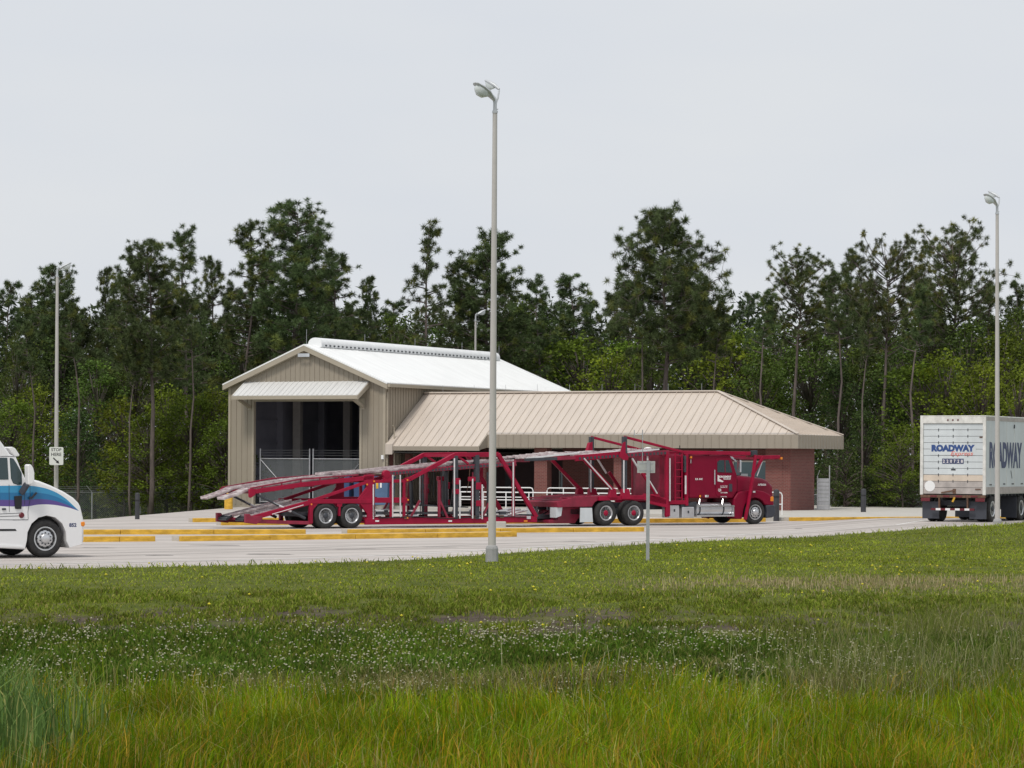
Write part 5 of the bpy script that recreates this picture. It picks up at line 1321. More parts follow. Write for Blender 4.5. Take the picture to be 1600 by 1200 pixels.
def pine_proto(seed, H, cb, prof, nb, tuft=.5, trunk_r=.17, dens=1.0, upward=.25, hue=(.082, .114, .044), fork=False, sway=.25):
    """prof(t) = crown radius at t in 0..1 from crown base to top"""
    rg = np.random.default_rng(seed); rr = random.Random(seed)
    trunk = MB(); bend = [(rr.uniform(-sway, sway)*k/6+.5*sway*math.sin(k*.9+seed), rr.uniform(-sway, sway)*k/6+.5*sway*math.cos(k*.8+seed)) for k in range(8)]
    pts = [Vector((bend[k][0], bend[k][1], -0.6+(H*.985+.6)*k/7)) for k in range(8)]
    trunk.tube(pts, [trunk_r*(1-.86*(k/7)**1.15) for k in range(8)], 8)
    def tp(z):
        f = (z+.6)/(H*.985+.6)*7; k = min(6, int(f)); return pts[k].lerp(pts[k+1], f-k)
    centers = []
    for i in range(nb):
        t = ((i+rr.random())/nb)**.9; z = cb+(H-cb)*t*.97; az = rr.uniform(0, 2*math.pi) ; rad = prof(t)*rr.choice((rr.uniform(.82, 1.06), rr.uniform(.82, 1.06), rr.uniform(.45, .9)))
        p0 = tp(z); d = Vector((math.cos(az), math.sin(az), 0)); rise = rad*(upward+rr.uniform(-.12, .3))+(.25 if t > .7 else 0)
        if rad < .3: rad = .3
        mid = p0+d*rad*.5+Vector((0, 0, rise*.35)); end = p0+d*rad+Vector((0, 0, rise))
        trunk.tube([p0, mid, end], [.055*(1-.5*t)+.015, .035, .014], 5)
        nt = max(3, int(rad*4.4*dens)); 
        for k in range(nt):
            f = .35+.65*(k+rr.random()*.6)/nt; b = p0.lerp(mid, f*2) if f < .5 else mid.lerp(end, f*2-1)
            sd = Vector((rr.gauss(0, .28), rr.gauss(0, .28), rr.gauss(.1, .24)))*(.5+rad*.45); c = b+sd
            if rr.random() < .5: trunk.tube([b, c], [.016, .008], 4)
            centers.append(c)
        centers.append(end)
    for k in range(4): centers.append(tp(H*.97)+Vector((rr.gauss(0, .25), rr.gauss(0, .25), rr.uniform(-.5, .35))))
    # needle tufts
    C = np.array([tuple(c) for c in centers]); nper = 84; N = len(C)*nper
    cc = np.repeat(C, nper, 0); d = unit(rg, N); d[:, 2] += .25; d /= np.linalg.norm(d, axis=1, keepdims=True)
    L = tuft*.86*rg.uniform(.6, 1.05, (N, 1)); sizes = np.repeat(rg.uniform(.7, 1.2, (len(C), 1)), nper, 0); L = L*sizes
    s = np.cross(d, unit(rg, N)); s /= np.linalg.norm(s, axis=1, keepdims=True)+1e-6
    wd = .017*sizes
    base = cc+d*L*.15
    V = np.stack([base-s*wd, base+s*wd, cc+d*L], 1).reshape(-1, 3)
    shade = np.repeat(rg.uniform(.65, 1.35, (len(C), 1)), nper, 0)*rg.uniform(.75, 1.25, (N, 1))
    colr = np.array(hue)[None]*shade; warm = np.repeat(rg.random((len(C), 1)) < .16, nper, 0); colr = np.where(warm, colr*np.array([1.7, 1.4, .95]), colr)
    return trunk, tri_mesh('crown', V, colr, 'pine_needles')
def leaf_proto(seed, H, cb, rad, n_cl, hue, leaf=.17, trunk_r=.12, per=60, flat=.75):
    rg = np.random.default_rng(seed); rr = random.Random(seed); trunk = MB()
    pts = [Vector((rr.uniform(-.2, .2)*k/4, rr.uniform(-.2, .2)*k/4, -.6+(H*.9+.6)*k/5)) for k in range(6)]
    trunk.tube(pts, [trunk_r*(1-.8*k/5) for k in range(6)], 7); centers = []; rads = []
    for i in range(n_cl):
        t = rr.random()**.85; z = cb+(H-cb)*t; env = rad*math.sin(math.pi*min(1, .18+.80*t))**.7
        az = rr.uniform(0, 2*math.pi); r = env*math.sqrt(rr.uniform(.15, 1.15)); c = Vector((r*math.cos(az), r*math.sin(az), z))
        f = min(4.99, max(0, (z*.72+.6)/(H*.9+.6)*5)); k = int(f); p0 = pts[k].lerp(pts[k+1], f-k)
        trunk.tube([p0, p0.lerp(c, .55)+Vector((0, 0, .1)), c], [.04, .025, .008], 4)
        centers.append(c); rads.append(rr.uniform(.35, .8)*(.5+rad*.28))
    C = np.array([tuple(c) for c in centers]); RR = np.array(rads)[:, None]; N = len(C)*per
    cc = np.repeat(C, per, 0); rad_ = np.repeat(RR, per, 0)
    off = unit(rg, N)*rad_*rg.random((N, 1))**.45; off[:, 2] *= flat
    ctr = cc+off; d = unit(rg, N); d[:, 2] = d[:, 2]*.5-.1; s = np.cross(d, unit(rg, N)); s /= np.linalg.norm(s, axis=1, keepdims=True)+1e-6
    L = leaf*rg.uniform(.6, 1.3, (N, 1))
    a = ctr-d*L*.5; b = ctr+s*L*.32; c = ctr+d*L*.5; e = ctr-s*L*.32
    V = np.concatenate([np.stack([a, b, c], 1), np.stack([a, c, e], 1)], 0).reshape(-1, 3)
    sh = np.repeat(rg.uniform(.7, 1.3, (len(C), 1)), per, 0)*rg.uniform(.7, 1.3, (N, 1)); colr = np.array(hue)[None]*sh
    yel = np.repeat(rg.random((len(C), 1)) < .25, per, 0); colr = np.where(yel, colr*np.array([1.15, 1.14, .85]), colr)
    return trunk, tri_mesh('crown', V, np.concatenate([colr, colr], 0), 'leaves')
def proto(kind_name, tr_mesh, bark='bark'):
    trunk, me = tr_mesh; zz_ = np.empty(len(me.vertices)*3, np.float32); me.vertices.foreach_get('co', zz_); TOP.append(float(np.percentile(zz_[2::3], 99.9))); tm = trunk.build('trunk', MATS[bark], None, smooth=True, recalc=False); tmesh = tm.data; bpy.data.objects.remove(tm)
    return tmesh, me
PR = {}; TOP = []
# crown profiles: broad rounded, tall cone, open spreading umbrella, narrow ragged, lopsided
PR['broad'] = (20, proto('', pine_proto(1, 20, 9.5, lambda t: 4.3*math.sin(math.pi*(.20+.76*t))**.7*(1.0 if t < .6 else .84), 88, .55, .24, 1.0, .2)))
PR['round'] = (20, proto('', pine_proto(2, 20, 10.0, lambda t: 2.6*math.sin(math.pi*(.24+.70*t))**.55, 72, .5, .2, 1.15, .3)))
PR['cone'] = (20, proto('', pine_proto(3, 20, 7.5, lambda t: .75+2.2*(1-t**1.5), 66, .5, .18, .85, .1)))
PR['open'] = (20, proto('', pine_proto(4, 20, 13.0, lambda t: .7+2.2*math.sin(math.pi*(.10+.80*t))**.8, 54, .46, .2, .60, .55, (.10, .126, .046))))
PR['narrow'] = (20, proto('', pine_proto(5, 20, 8.0, lambda t: .45+1.4*(1-t)**.7*(.7+.6*abs(math.sin(9*t))), 48, .5, .16, .9, .15)))
PR['lop'] = (20, proto('', pine_proto(6, 20, 6.5, lambda t: .5+2.2*(1-t)**.8*(.55+.9*abs(math.sin(7*t+1))), 46, .5, .18, .75, .2)))
PR['umbrella'] = (20, proto('', pine_proto(8, 20, 12.5, lambda t: .8+3.1*math.sin(math.pi*(.12+.78*t))**.8, 66, .48, .22, .56, .6, (.094, .118, .045))))
PR['bare'] = (20, proto('', pine_proto(12, 20, 14.5, lambda t: .5+1.2*(1-t)**.8, 26, .5, .15, .8, .2, sway=.55)))
PR['full'] = (20, proto('', pine_proto(9, 20, 3.0, lambda t: .6+2.7*(1-t)**.75, 84, .5, .17, 1.0, .15, (.076, .108, .042))))
G1, G2, G3 = (.165, .215, .026), (.085, .13, .03), (.056, .09, .03)
PR['bright'] = (8, proto('', leaf_proto(21, 8, .6, 2.1, 75, G1, .17, .09)))
PR['bright2'] = (8, proto('', leaf_proto(22, 8, 1.2, 2.6, 90, (.105, .15, .022), .18, .1)))
PR['mid'] = (11, proto('', leaf_proto(23, 11, 1.6, 2.6, 105, G2, .2, .12), 'bark_pale'))
PR['mid2'] = (13, proto('', leaf_proto(24, 13, 2.0, 2.9, 120, (.076, .112, .028), .2, .14), 'bark_pale'))
PR['dark'] = (10, proto('', leaf_proto(25, 10, .8, 2.4, 105, G3, .2, .11)))
PR['bush'] = (3, proto('', leaf_proto(26, 3, .15, 1.3, 44, (.10, .135, .035), .13, .05)))
PR['bushd'] = (3, proto('', leaf_proto(27, 3, .15, 1.5, 44, (.06, .085, .03), .14, .05)))
for k_, t_ in zip(list(PR), TOP): PR[k_] = (t_, PR[k_][1])
def tree(pk, px, ytop, d, label, wide=1.0, group=None, name='pine_tree', cat='tree', seed=0):
    H0, (tm, cm) = PR[pk]; g = float(terrain_z(ray(px, 760)[0]*d, d)); p = at(px, ytop, d)
    h = p.z-g; s = h/H0; e = empty(name, (p.x, d, g), (px*1.7+seed) % 6.28); e.scale = (s*wide, s*wide, s); tag(e, label, cat, group)
    for nm, me_ in (('trunk', tm), ('crown', cm)):
        o = bpy.data.objects.new(nm, me_); col.objects.link(o); o.parent = e
    return e
SKY = [ # kind, px, top y, distance, width, label
 ('round', 85, 412, 188, .95, 'round crowned pine on the skyline directly behind the left lamp post'),
 ('full', 168, 418, 200, .75, 'dark dense pine on the skyline to the right of the left lamp post'),
 ('cone', 205, 398, 186, 1.0, 'pine on the left skyline, first step up right of the dark dense pine'),
 ('round', 238, 374, 159, 1.05, 'broad leafy pine with a thick visible trunk left of the shed'),
 ('narrow', 291, 350, 171, 1.05, 'thin ragged pine with a straight bare trunk rising alone left of the shed'),
 ('cone', 388, 344, 178, .95, 'sparse pine with gaps in its crown above the left eave of the shed'),
 ('round', 462, 312, 176, 1.2, 'big round topped pine directly above the peak of the shed'),
 ('cone', 527, 388, 184, 1.15, 'lower dense pine just right of the big one above the shed peak'),
 ('full', 578, 432, 186, .8, 'short dark pine above the ridge vent of the shed'),
 ('lop', 668, 343, 178, 1.0, 'lopsided open pine standing against the sky above the shed roof'),
 ('cone', 713, 405, 190, .9, 'smaller pine between the lopsided pine and the tall near lamp post'),
 ('round', 760, 358, 187, 1.15, 'wide pine directly behind the tall near lamp post'),
 ('narrow', 842, 428, 186, 1.1, 'thin forked pine a little right of the tall near lamp post'),
 ('cone', 890, 428, 190, 1.3, 'dense lower pine left of the very broad pine'),
 ('broad', 1040, 321, 165, 1.0, 'very broad tall pine above the brick office, the largest crown on the skyline'),
 ('full', 1168, 458, 225, .9, 'small dark distant pine in the gap right of the very broad pine'),
 ('open', 1246, 380, 166, 1.05, 'open round crowned pine with a long bare trunk right of the office ridge'),
 ('narrow', 1328, 388, 188, 1.0, 'slender pine squeezed between two open crowned pines at the right'),
 ('umbrella', 1384, 363, 164, .9, 'spreading pine with forked limbs left of the right lamp post'),
 ('umbrella', 1492, 343, 172, 1.0, 'spreading umbrella pine with a leaning fork just left of the right lamp post'),
 ('full', 1588, 440, 205, .8, 'dark pointed pine at the right edge beyond the lamp post'),
 ('full', 12, 440, 205, .95, 'dark pine crown at the left edge of the skyline'),
 ('cone', 48, 458, 196, 1.0, 'low pine on the skyline between the left edge and the left lamp post'),
 ('cone', 335, 400, 195, .9, 'pale loose pine between the thin ragged pine and the sparse one'),
 ('cone', 1440, 420, 195, .9, 'smaller pine between the two spreading pines at the right'),
 ('cone', 960, 455, 200, 1.1, 'dark pine at the left foot of the very broad pine'),
 ('full', 1110, 470, 195, .9, 'dark pine at the right foot of the very broad pine'),
]
for k, px, yt, d, wd, lab in SKY: tree(k, px, yt, d, lab, wd, 'pines along the skyline', 'pine_tree')
rr = random.Random(5)
UND = []
for px, yt, k, d in ((20, 620, 'bright2', 166), (62, 600, 'bright', 169), (120, 640, 'dark', 166), (150, 560, 'mid', 178), (195, 618, 'bright', 163), (232, 640, 'bright2', 161), (262, 600, 'bright', 165), (300, 612, 'bright2', 162), (335, 604, 'bright', 163), (352, 650, 'bright2', 160),
    (30, 530, 'mid2', 182), (95, 520, 'dark', 186), (215, 520, 'mid2', 180), (270, 510, 'mid', 184), (320, 500, 'dark', 182), (380, 500, 'mid2', 182), (430, 490, 'dark', 186),
    (560, 500, 'dark', 196), (620, 490, 'mid2', 200), (690, 500, 'mid', 198), (800, 470, 'mid2', 196), (850, 490, 'dark', 194), (905, 520, 'bright2', 186), (950, 545, 'bright', 182), (985, 520, 'bright2', 184), (1020, 530, 'mid', 180), (1085, 505, 'mid', 182), (1130, 520, 'bright', 180), (1160, 505, 'bright2', 182),
    (1190, 540, 'mid', 176), (1215, 500, 'mid2', 184), (1270, 520, 'mid', 178), (1310, 560, 'dark', 170), (1345, 540, 'mid', 174), (1380, 590, 'dark', 166), (1405, 520, 'mid2', 172), (1450, 470, 'mid2', 176), (1440, 560, 'bright2', 164), (1480, 545, 'bright', 163), (1515, 500, 'mid2', 170), (1530, 560, 'bright', 162), (1565, 510, 'bright2', 168), (1595, 480, 'mid2', 172), (1590, 570, 'bright', 160), (1640, 520, 'mid', 168), (-40, 560, 'mid', 170), (1350, 640, 'dark', 160), (1410, 660, 'bright2', 157), (1320, 690, 'bushd', 158)):
    UND.append((k, px, yt, d))
where = lambda px: 'at the left edge' if px < 70 else 'right of the left lamp post' if px < 180 else 'left of the shed' if px < 345 else 'behind the shed' if px < 640 else 'behind the gap of shed and office' if px < 900 else 'behind the brick office' if px < 1130 else 'at the right end of the office roof' if px < 1300 else 'left of the white box trailer' if px < 1445 else 'behind the white box trailer' if px < 1560 else 'at the right edge'
look = {'bright': 'yellow green young tree', 'bright2': 'fresh green bushy tree', 'mid': 'mid green leafy tree', 'mid2': 'tall loose leafy tree', 'dark': 'dark green dense tree', 'bush': 'pale green bush', 'bushd': 'dull green bush'}
seen = {}
for k, px, yt, d in UND:
    key = (look[k], where(px)); seen.setdefault(key, []).append((k, px, yt, d))
for (lk, wh), lst in seen.items():
    lst.sort(key=lambda q: q[1]); n = len(lst)
    for i, (k, px, yt, d) in enumerate(lst):
        nth = '' if n == 1 else (('leftmost', 'rightmost') if n == 2 else ('leftmost', 'middle', 'rightmost') if n == 3 else ('leftmost', 'second', 'third', 'rightmost') if n == 4 else ('leftmost', 'second', 'third', 'fourth', 'fifth', 'sixth', 'seventh', 'eighth'))[i]
        lab = f'{lk} {wh}' if n == 1 else f'{nth} of the {n} {lk}s {wh}'
        tree(k, px, yt, d, lab, rr.uniform(.85, 1.15), 'leafy trees below the pines', 'leafy_tree', 'tree', i)
BARE = [(122, 470, 160, 'slim bare trunked pine just right of the sign on the left lamp post'), (205, 520, 158.5, 'thin young pine with a bare trunk between left lamp post and thick trunked pine'), (300, 455, 159, 'slim bare trunked pine standing closest to the left wall of the shed'), (52, 500, 162, 'slim bare trunked pine left of the left lamp post'),
 (1002, 430, 164, 'slim bare trunked pine just left of the very broad pine'), (1118, 470, 164, 'slim bare trunked pine just right of the very broad pine'), (1192, 450, 162, 'slim bare trunked pine left of the open round crowned pine'), (1312, 420, 160, 'slim bare trunked pine right of the open round crowned pine'), (1350, 470, 158, 'thin bare trunked pine behind the dark bollard right of the office'), (1428, 440, 160, 'slim bare trunked pine just left of the white box trailer')]
for px, yt, d, lab in BARE: tree('bare', px, yt, d, lab, rr.uniform(.85, 1.1), 'slim pines with bare trunks', 'pine_tree')
# second rank of pines inside the wood: trunks one can tell apart, lower tops
RANK = [(55, 500, 'cone', 198), (130, 480, 'round', 200), (185, 470, 'narrow', 192), (262, 440, 'cone', 196), (310, 470, 'full', 205), (360, 440, 'narrow', 196), (420, 400, 'cone', 198), (500, 420, 'round', 200), (550, 470, 'cone', 205), (610, 470, 'full', 210), (735, 450, 'narrow', 200), (790, 440, 'cone', 205), (820, 460, 'full', 210), (870, 470, 'round', 198), (925, 470, 'full', 205), (985, 440, 'cone', 198), (1075, 430, 'round', 196), (1135, 490, 'cone', 205), (1205, 470, 'narrow', 190), (1290, 430, 'cone', 196), (1350, 440, 'round', 200), (1420, 450, 'narrow', 190), (1465, 440, 'full', 205), (1545, 440, 'cone', 200), (640, 520, 'cone', 200)]
near_ = lambda px: min(((85, 'the left lamp post'), (291, 'the thin ragged pine'), (462, 'the big pine above the shed peak'), (668, 'the lopsided pine'), (768, 'the tall near lamp post'), (1040, 'the very broad pine'), (1246, 'the open round crowned pine'), (1384, 'the spreading forked pine'), (1492, 'the umbrella pine')), key=lambda q: abs(q[0]-px))
bylab = {}
for px, yt, k, d in RANK:
    nm = near_(px); side = 'left' if px < nm[0] else 'right'; bylab.setdefault((nm[1], side), []).append((px, yt, k, d, nm[0]))
for (nm, side), lst in bylab.items():
    lst.sort(key=lambda q: abs(q[0]-q[4]))
    for i, (px, yt, k, d, _) in enumerate(lst):
        rank = '' if len(lst) == 1 else ('nearest ', 'second ', 'third ', 'fourth ')[i]
        tree(k, px, yt, d, f'{rank}lower pine to the {side} of {nm}', rr.uniform(.9, 1.15), 'pines inside the wood', 'pine_tree')
# bushes along the fences
BU = [(150, 742), (190, 735), (240, 750), (285, 738), (330, 745), (105, 730), (40, 728), (1302, 752), (1330, 745), (1365, 738), (1395, 748), (1425, 742), (1310, 775)]
lst = sorted(BU)
for i, (px, yt) in enumerate(lst):
    side = 'left' if px < 700 else 'right'; grp = [q for q in lst if (q[0] < 700) == (px < 700)]; j = grp.index((px, yt))
    lab = f"low bush by the {side} fence, {('first','second','third','fourth','fifth','sixth','seventh')[j]} of seven from the left" if side == 'left' else f"low bush between office and box trailer, {('first','second','third','fourth','fifth','sixth')[j]} of six from the left"
    tree('bush' if i % 2 else 'bushd', px, yt, (172 if px < 700 else 160)+rr.uniform(-3, 5), lab, rr.uniform(.9, 1.3), 'bushes along the fences', 'bush', 'bush', i)
# deep wood far behind: one mass
rg = np.random.default_rng(77); N = 150000; cl = 3600
cx = rg.uniform(-78, 78, cl); cy = rg.uniform(212, 262, cl); top = 12.5+4.5*fbm(cx*.11, cy*.05, 4)+2.5*(rg.random(cl)-.5); cz = top*rg.random(cl)**1.15-.8
idx = rg.integers(0, cl, N); c = np.stack([cx[idx], cy[idx], cz[idx]], 1)+unit(rg, N)*1.5*rg.random((N, 1))**.5
d = unit(rg, N); s = np.cross(d, unit(rg, N)); L = rg.uniform(.35, .8, (N, 1))
V = np.stack([c-d*L*.5, c+s*L*.4, c+d*L*.5], 1).reshape(-1, 3)
colr = np.array([.042, .056, .028])[None]*rg.uniform(.6, 1.4, (cl, 1))[idx]*rg.uniform(.7, 1.3, (N, 1))
wo = bpy.data.objects.new('forest', tri_mesh('forest', V, colr, 'leaves')); col.objects.link(wo); tag(wo, 'deep dark wood far behind the single trees', 'forest', kind='stuff')
# understorey mass hugging the ground between the trunks
N = 46000; cl = 1500; cx = rg.uniform(-75, 75, cl); cy = rg.uniform(172, 214, cl); cz = (1.2+3.6*fbm(cx*.2, cy*.1, 8))*rg.random(cl)-1.2
idx = rg.integers(0, cl, N); c = np.stack([cx[idx], cy[idx], cz[idx]], 1)+unit(rg, N)*.9*rg.random((N, 1))**.5
d = unit(rg, N); s = np.cross(d, unit(rg, N)); L = rg.uniform(.2, .42, (N, 1)); V = np.stack([c-d*L*.5, c+s*L*.4, c+d*L*.5], 1).reshape(-1, 3)
hue = np.where(rg.random((cl, 1)) < .4, np.array([[.085, .115, .032]]), np.array([[.045, .065, .026]]))
colr = (hue*rg.uniform(.6, 1.35, (cl, 1)))[idx]*rg.uniform(.7, 1.3, (N, 1))
uo = bpy.data.objects.new('undergrowth', tri_mesh('undergrowth', V, colr, 'leaves')); col.objects.link(uo); tag(uo, 'tangled green undergrowth at the foot of the wood', 'undergrowth', kind='stuff')

# ================================================================ GRASS
attr_mat('grass_blades', .75, .06, .3)
def blades(name, X, Y, h, wd, lean, cols, label, cat, seed, zoff=0.0, curl=.35, comb=0.0):
    rg = np.random.default_rng(seed); N = len(X); Z = terrain_z(X, Y)-.01+zoff
    b = np.stack([X, Y, Z], 1); az = rg.uniform(0, 2*np.pi, N); la = np.where(rg.random(N) < comb, 14*fbm(X*.45, Y*.45, 71)+rg.normal(0, .5, N), rg.uniform(0, 2*np.pi, N))
    s = np.stack([np.cos(az), np.sin(az), np.zeros(N)], 1)*(wd/2)[:, None]
    l = np.stack([np.cos(la), np.sin(la), np.zeros(N)], 1)*(lean*h)[:, None]
    m1 = b+l*curl+np.array([0, 0, 1])*(h*.62)[:, None]; tip = b+l+np.array([0, 0, 1])*(h*(1-.25*lean))[:, None]
    V = np.stack([b-s, b+s, m1+s*.75, m1-s*.75, tip], 1).reshape(-1, 3)
    me = bpy.data.meshes.new(name); me.vertices.add(N*5); me.vertices.foreach_set('co', V.astype(np.float32).ravel())
    k = np.arange(N, dtype=np.int32)[:, None]*5; li = np.concatenate([k+np.array([[0, 1, 2, 3]], np.int32), k+np.array([[3, 2, 4]], np.int32)], 1).ravel()
    me.loops.add(N*7); me.loops.foreach_set('vertex_index', li.astype(np.int32))
    me.polygons.add(N*2); st = (np.arange(N)[:, None]*7+np.array([[0, 4]])).ravel().astype(np.int32); me.polygons.foreach_set('loop_start', st); me.polygons.foreach_set('loop_total', np.tile([4, 3], N).astype(np.int32))
    me.update(); add_tint(me, np.repeat(cols, 7, 0)); me.materials.append(MATS['grass_blades']); me.validate()
    o = bpy.data.objects.new(name, me); col.objects.link(o); tag(o, label, cat, kind='stuff'); return o
def scatter(n, d0, d1, seed, keep=None, fan=.215):
    n = int(n*1.3) if fan < .23 else n; rg = np.random.default_rng(seed); Y = np.sqrt(rg.uniform(d0**2, d1**2, n)); X = rg.uniform(-1, 1, n)*(fan*Y+(3.2 if fan < .23 else 0))
    if keep is not None: k = rg.random(n) < keep(X, Y); X, Y = X[k], Y[k]
    return X, Y, np.random.default_rng(seed+1)
def mixcol(rg, n, pal, w):
    pal = np.array(pal); idx = rg.choice(len(pal), n, p=np.array(w)/sum(w)); return pal[idx]*rg.uniform(.75, 1.28, (n, 1))
# tall yellow green grass nearest
X, Y, rg = scatter(170000, 30.5, 47.5, 11, lambda x, y: np.clip((x/y+.168)*30, .25, 1)*np.clip((46.0-y+6.5*(fbm(x*.55, y*.3, 1)-.5))/4.5, 0, 1)**1.3*(.22+.78*np.clip(fbm(x*1.3, y*1.3, 2)*3.2-1.05, 0, 1)))
n = len(X); hh = rg.uniform(.22, .66, n)*(.35+1.25*fbm(X*.8, Y*.8, 5))*np.clip(1.25-(Y-40)*.07, .5, 1.05); 
cc = mixcol(rg, n, [(.18, .235, .004), (.13, .21, .005), (.25, .255, .008), (.34, .23, .010), (.10, .16, .008), (.34, .33, .09)], [4, 4.5, 2, 1.3, 2.6, .8])*(.5+1.0*fbm(X*.8, Y*.5, 61))[:, None]
low = np.clip((37.5-Y)/5, 0, 1)[:, None]; dead = rg.random((n, 1)) < .06+.15*low
cc = np.where(dead, np.array([[.40, .25, .035]])*rg.uniform(.6, 1.2, (n, 1)), cc); cc = cc*np.where(rg.random((n, 1)) < .3, np.array([[.80, 1.06, .8]]), 1.0)
blades('tall_grass', X, Y, hh, rg.uniform(.006, .018, n), rg.uniform(.1, .8, n)**1.2, cc, 'tall yellow green grass along the bottom of the picture', 'grass', 12, comb=.65)
X, Y, rg = scatter(5200, 30.5, 45, 15, lambda x, y: np.clip(fbm(x*.7, y*.7, 44)*3-1.1, .05, 1))
n = len(X); cc = mixcol(rg, n, [(.42, .36, .16), (.36, .33, .12), (.28, .18, .06)], [2, 2, 1]); blades('dead_stalks', X, Y, rg.uniform(.45, .85, n), rg.uniform(.006, .012, n), rg.uniform(.1, .9, n), cc, 'straw coloured dead stalks standing among the tall grass', 'grass', 16, curl=.2, comb=.4)
# clover belt
X, Y, rg = scatter(150000, 44, 53.5, 21, lambda x, y: np.clip((y-43.6)/1.2, 0, 1)*np.clip((53.2-y+3*(fbm(x*.5, y*.5, 7)-.5))/1.8, 0, 1)*(.45+.55*np.clip(fbm(x*.8, y*.8, 6)*2-.4, 0, 1)))
n = len(X); cc = mixcol(rg, n, [(.075, .145, .014), (.10, .17, .02), (.055, .105, .013), (.18, .19, .05)], [4, 3, 3, 1.6])*(.5+1.0*fbm(X*.9, Y*.6, 62))[:, None]
blades('clover', X, Y, rg.uniform(.06, .2, n)*(.6+.8*fbm(X*.5, Y*.5, 8)), rg.uniform(.012, .03, n), rg.uniform(.3, 1.0, n), cc, 'lush clover in the belt below the bare soil patches', 'clover', 22)
# mown verge
X, Y, rg = scatter(330000, 50, 126, 31, lambda x, y: (y < np.interp(x, ex, ey)-.02)*np.clip((y-50.5)/4, .15, 1)*(.55+.45*np.clip(fbm(x*.45, y*.45, 12)*2-.35, 0, 1))*np.where((y > 51.5) & (y < 57), np.clip((fbm(x*.55, y*.55, 14)-.42)*6+.15, .05, 1), 1))
n = len(X); edge_b = np.interp(X, ex, ey)-Y; hm = rg.uniform(.03, .085, n)*(.7+.6*fbm(X*.4, Y*.4, 13))+np.where(edge_b < .6, rg.uniform(0, .14, n)*(rg.random(n) < .35), 0)
cc = mixcol(rg, n, [(.235, .29, .028), (.27, .31, .038), (.205, .26, .024), (.33, .30, .075), (.18, .24, .026)], [4, 3, 3, 1.0, 2])*((.5+1.0*fbm(X*.6, Y*.3, 63))*(1-.2*np.exp(-((Y-53)/4.5)**2)))[:, None]  # blade colour dimmed over the slope, standing in for less sky light there
dry = (np.exp(-((Y-62.5-(X-6)*.12)/2.4)**2)*np.clip((X-1.5)/2.5, 0, 1)*np.clip(fbm(X*.7, Y*.5, 17)*2.4-.5, 0, 1))[:, None]
cc = np.where(rg.random((n, 1)) < dry*.8, np.array([[.36, .30, .16]])*rg.uniform(.7, 1.2, (n, 1)), cc)
blades('mown_grass', X, Y, hm, rg.uniform(.014, .03, n), rg.uniform(.6, 1.5, n), cc, 'short mown verge grass between the ditch and the road', 'grass', 32)
X, Y, rg = scatter(120000, 49.5, 61, 35, lambda x, y: np.clip((fbm(x*1.5, y*1.1, 47)-.42)*7, 0.03, 1)*np.clip((60.5-y)/3, 0, 1))
n = len(X); cc = mixcol(rg, n, [(.14, .19, .02), (.18, .22, .03), (.11, .155, .018), (.25, .22, .07)], [4, 3, 3, 1])*(.6+.8*fbm(X*.8, Y*.5, 48))[:, None]
blades('verge_tufts', X, Y, rg.uniform(.05, .15, n), rg.uniform(.014, .03, n), rg.uniform(.4, 1.2, n), cc, 'low weedy tufts over the bare soil of the slope', 'grass', 36)
# dry seed heads
X, Y, rg = scatter(26000, 57, 70, 41, lambda x, y: np.exp(-((y-62.5-(x-6)*.12)/2.2)**2)*np.clip((x-1.5)/2.5, 0, 1)*np.clip(fbm(x*.7, y*.5, 17)*2.4-.5, 0, 1))
n = len(X); cc = mixcol(rg, n, [(.40, .33, .18), (.47, .40, .24), (.30, .24, .13)], [3, 2, 2])
blades('dry_grass', X, Y, rg.uniform(.08, .22, n), rg.uniform(.010, .02, n), rg.uniform(.1, .5, n), cc, 'dry straw coloured grass in a band across the right verge', 'grass', 42)
# wispy tall grass at the right, ragged tussock in the ditch
X, Y, rg = scatter(60000, 43.5, 57, 51, lambda x, y: np.clip((x/y-.085+.07*(fbm(x*.6, y*.6, 18)-.5))*20, 0, 1)*np.clip(fbm(x*.9, y*.7, 19)*2.2-.5, 0, 1)*np.clip((56-y)/5, 0, 1))
n = len(X); cc = mixcol(rg, n, [(.12, .16, .03), (.17, .195, .05), (.24, .235, .09), (.32, .29, .16)], [4, 3, 2, 1])
blades('wild_grass', X, Y, rg.uniform(.3, .75, n)*(.6+.6*fbm(X*.5, Y*.5, 20)), rg.uniform(.006, .012, n), rg.uniform(.15, .8, n), cc, 'wispy knee high wild grass at the lower right', 'grass', 52)
X, Y, rg = scatter(60000, 43.8, 48.5, 61, lambda x, y: np.clip((fbm(x*.55, y*.35, 23)-.50)*9, 0, 1)*np.exp(-((y-45.8)/1.5)**2))
n = len(X); cc = mixcol(rg, n, [(.25, .215, .09), (.16, .17, .045), (.11, .13, .03), (.34, .29, .16)], [3, 3, 3, 1])
blades('tussock_grass', X, Y, rg.uniform(.15, .4, n), rg.uniform(.008, .014, n), rg.uniform(.5, 1.3, n), cc, 'matted brownish tussock grass along the far side of the ditch', 'grass', 62)
# arching seed stalks near the bottom right
X, Y, rg = scatter(900, 36, 50, 71, lambda x, y: np.clip((x/y+.02)*9, .08, 1))
n = len(X); cc = mixcol(rg, n, [(.30, .30, .17), (.22, .25, .10)], [2, 1]); blades('seed_stalks', X, Y, rg.uniform(.6, .95, n), rg.uniform(.008, .014, n), rg.uniform(.4, 1.1, n), cc, 'pale arching seed stalks above the tall grass', 'grass', 72, curl=.15)
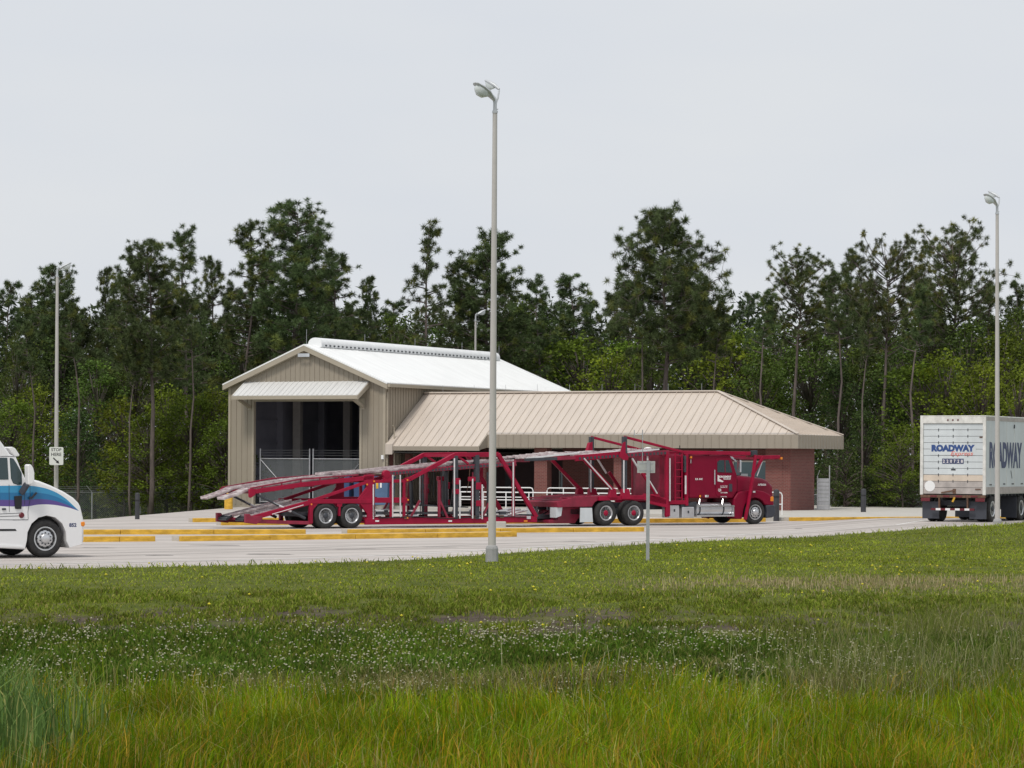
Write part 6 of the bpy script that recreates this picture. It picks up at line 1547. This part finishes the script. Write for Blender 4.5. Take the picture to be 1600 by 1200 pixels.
# reeds at the bottom left
X, Y, rg = scatter(10000, 32.5, 38.5, 81, lambda x, y: np.clip((-.137-x/y+.03*(fbm(x*1.3, y*1.3, 25)-.5)*2)*26, 0, 1)*.8, fan=.26)
n = len(X); cc = mixcol(rg, n, [(.11, .19, .05), (.15, .23, .065), (.08, .145, .035), (.28, .29, .10)], [4, 3, 3, .7])
blades('reeds', X, Y, rg.uniform(.8, 1.5, n)*np.clip(1.05-(X/Y+.175)*8, .5, 1.05), rg.uniform(.014, .034, n), rg.uniform(.05, .5, n), cc, 'tall blue green reeds in the lower left corner', 'reeds', 82, curl=.2)
# flowers
def flowers(name, X, Y, hgt, r, colr, label, cat, seed):
    rg = np.random.default_rng(seed); N = len(X); Z = terrain_z(X, Y)+hgt; c = np.stack([X, Y, Z], 1)
    o = np.array([(1,0,0),(-1,0,0),(0,1,0),(0,-1,0),(0,0,1),(0,0,-1)], float); F = np.array([(0,2,4),(2,1,4),(1,3,4),(3,0,4),(2,0,5),(1,2,5),(3,1,5),(0,3,5)])
    V = (c[:, None, None, :]+o[F][None]*r[:, None, None, None]*np.array([1, 1, .8])).reshape(-1, 3)
    cols = np.repeat(np.array(colr)[None]*rg.uniform(.8, 1.1, (N, 1)), 8, 0)
    ob = bpy.data.objects.new(name, tri_mesh(name, V, cols, 'grass_blades')); col.objects.link(ob); tag(ob, label, cat, kind='stuff')
X, Y, rg = scatter(10000, 44.0, 54.5, 91, lambda x, y: np.clip(fbm(x*.5, y*.45, 30)*3.2-.95, .08, 1)*np.clip((53.5-y)/2, 0, 1)*np.where(x/y > .14, .25, 1))
n = len(X); flowers('clover_flowers', X, Y, rg.uniform(.10, .24, n), rg.uniform(.012, .022, n), (.56, .54, .40), 'white clover blossoms scattered over the clover belt', 'flowers', 92)
X, Y, rg = scatter(260, 52, 85, 95, lambda x, y: (y < np.interp(x, ex, ey)-.5)*np.clip(fbm(x*.35, y*.35, 33)*3-1.0, .12, 1))
n = len(X); flowers('dandelions', X, Y, rg.uniform(.10, .2, n), rg.uniform(.022, .036, n), (.75, .68, .08), 'small yellow flowers dotted over the mown verge', 'flowers', 96)
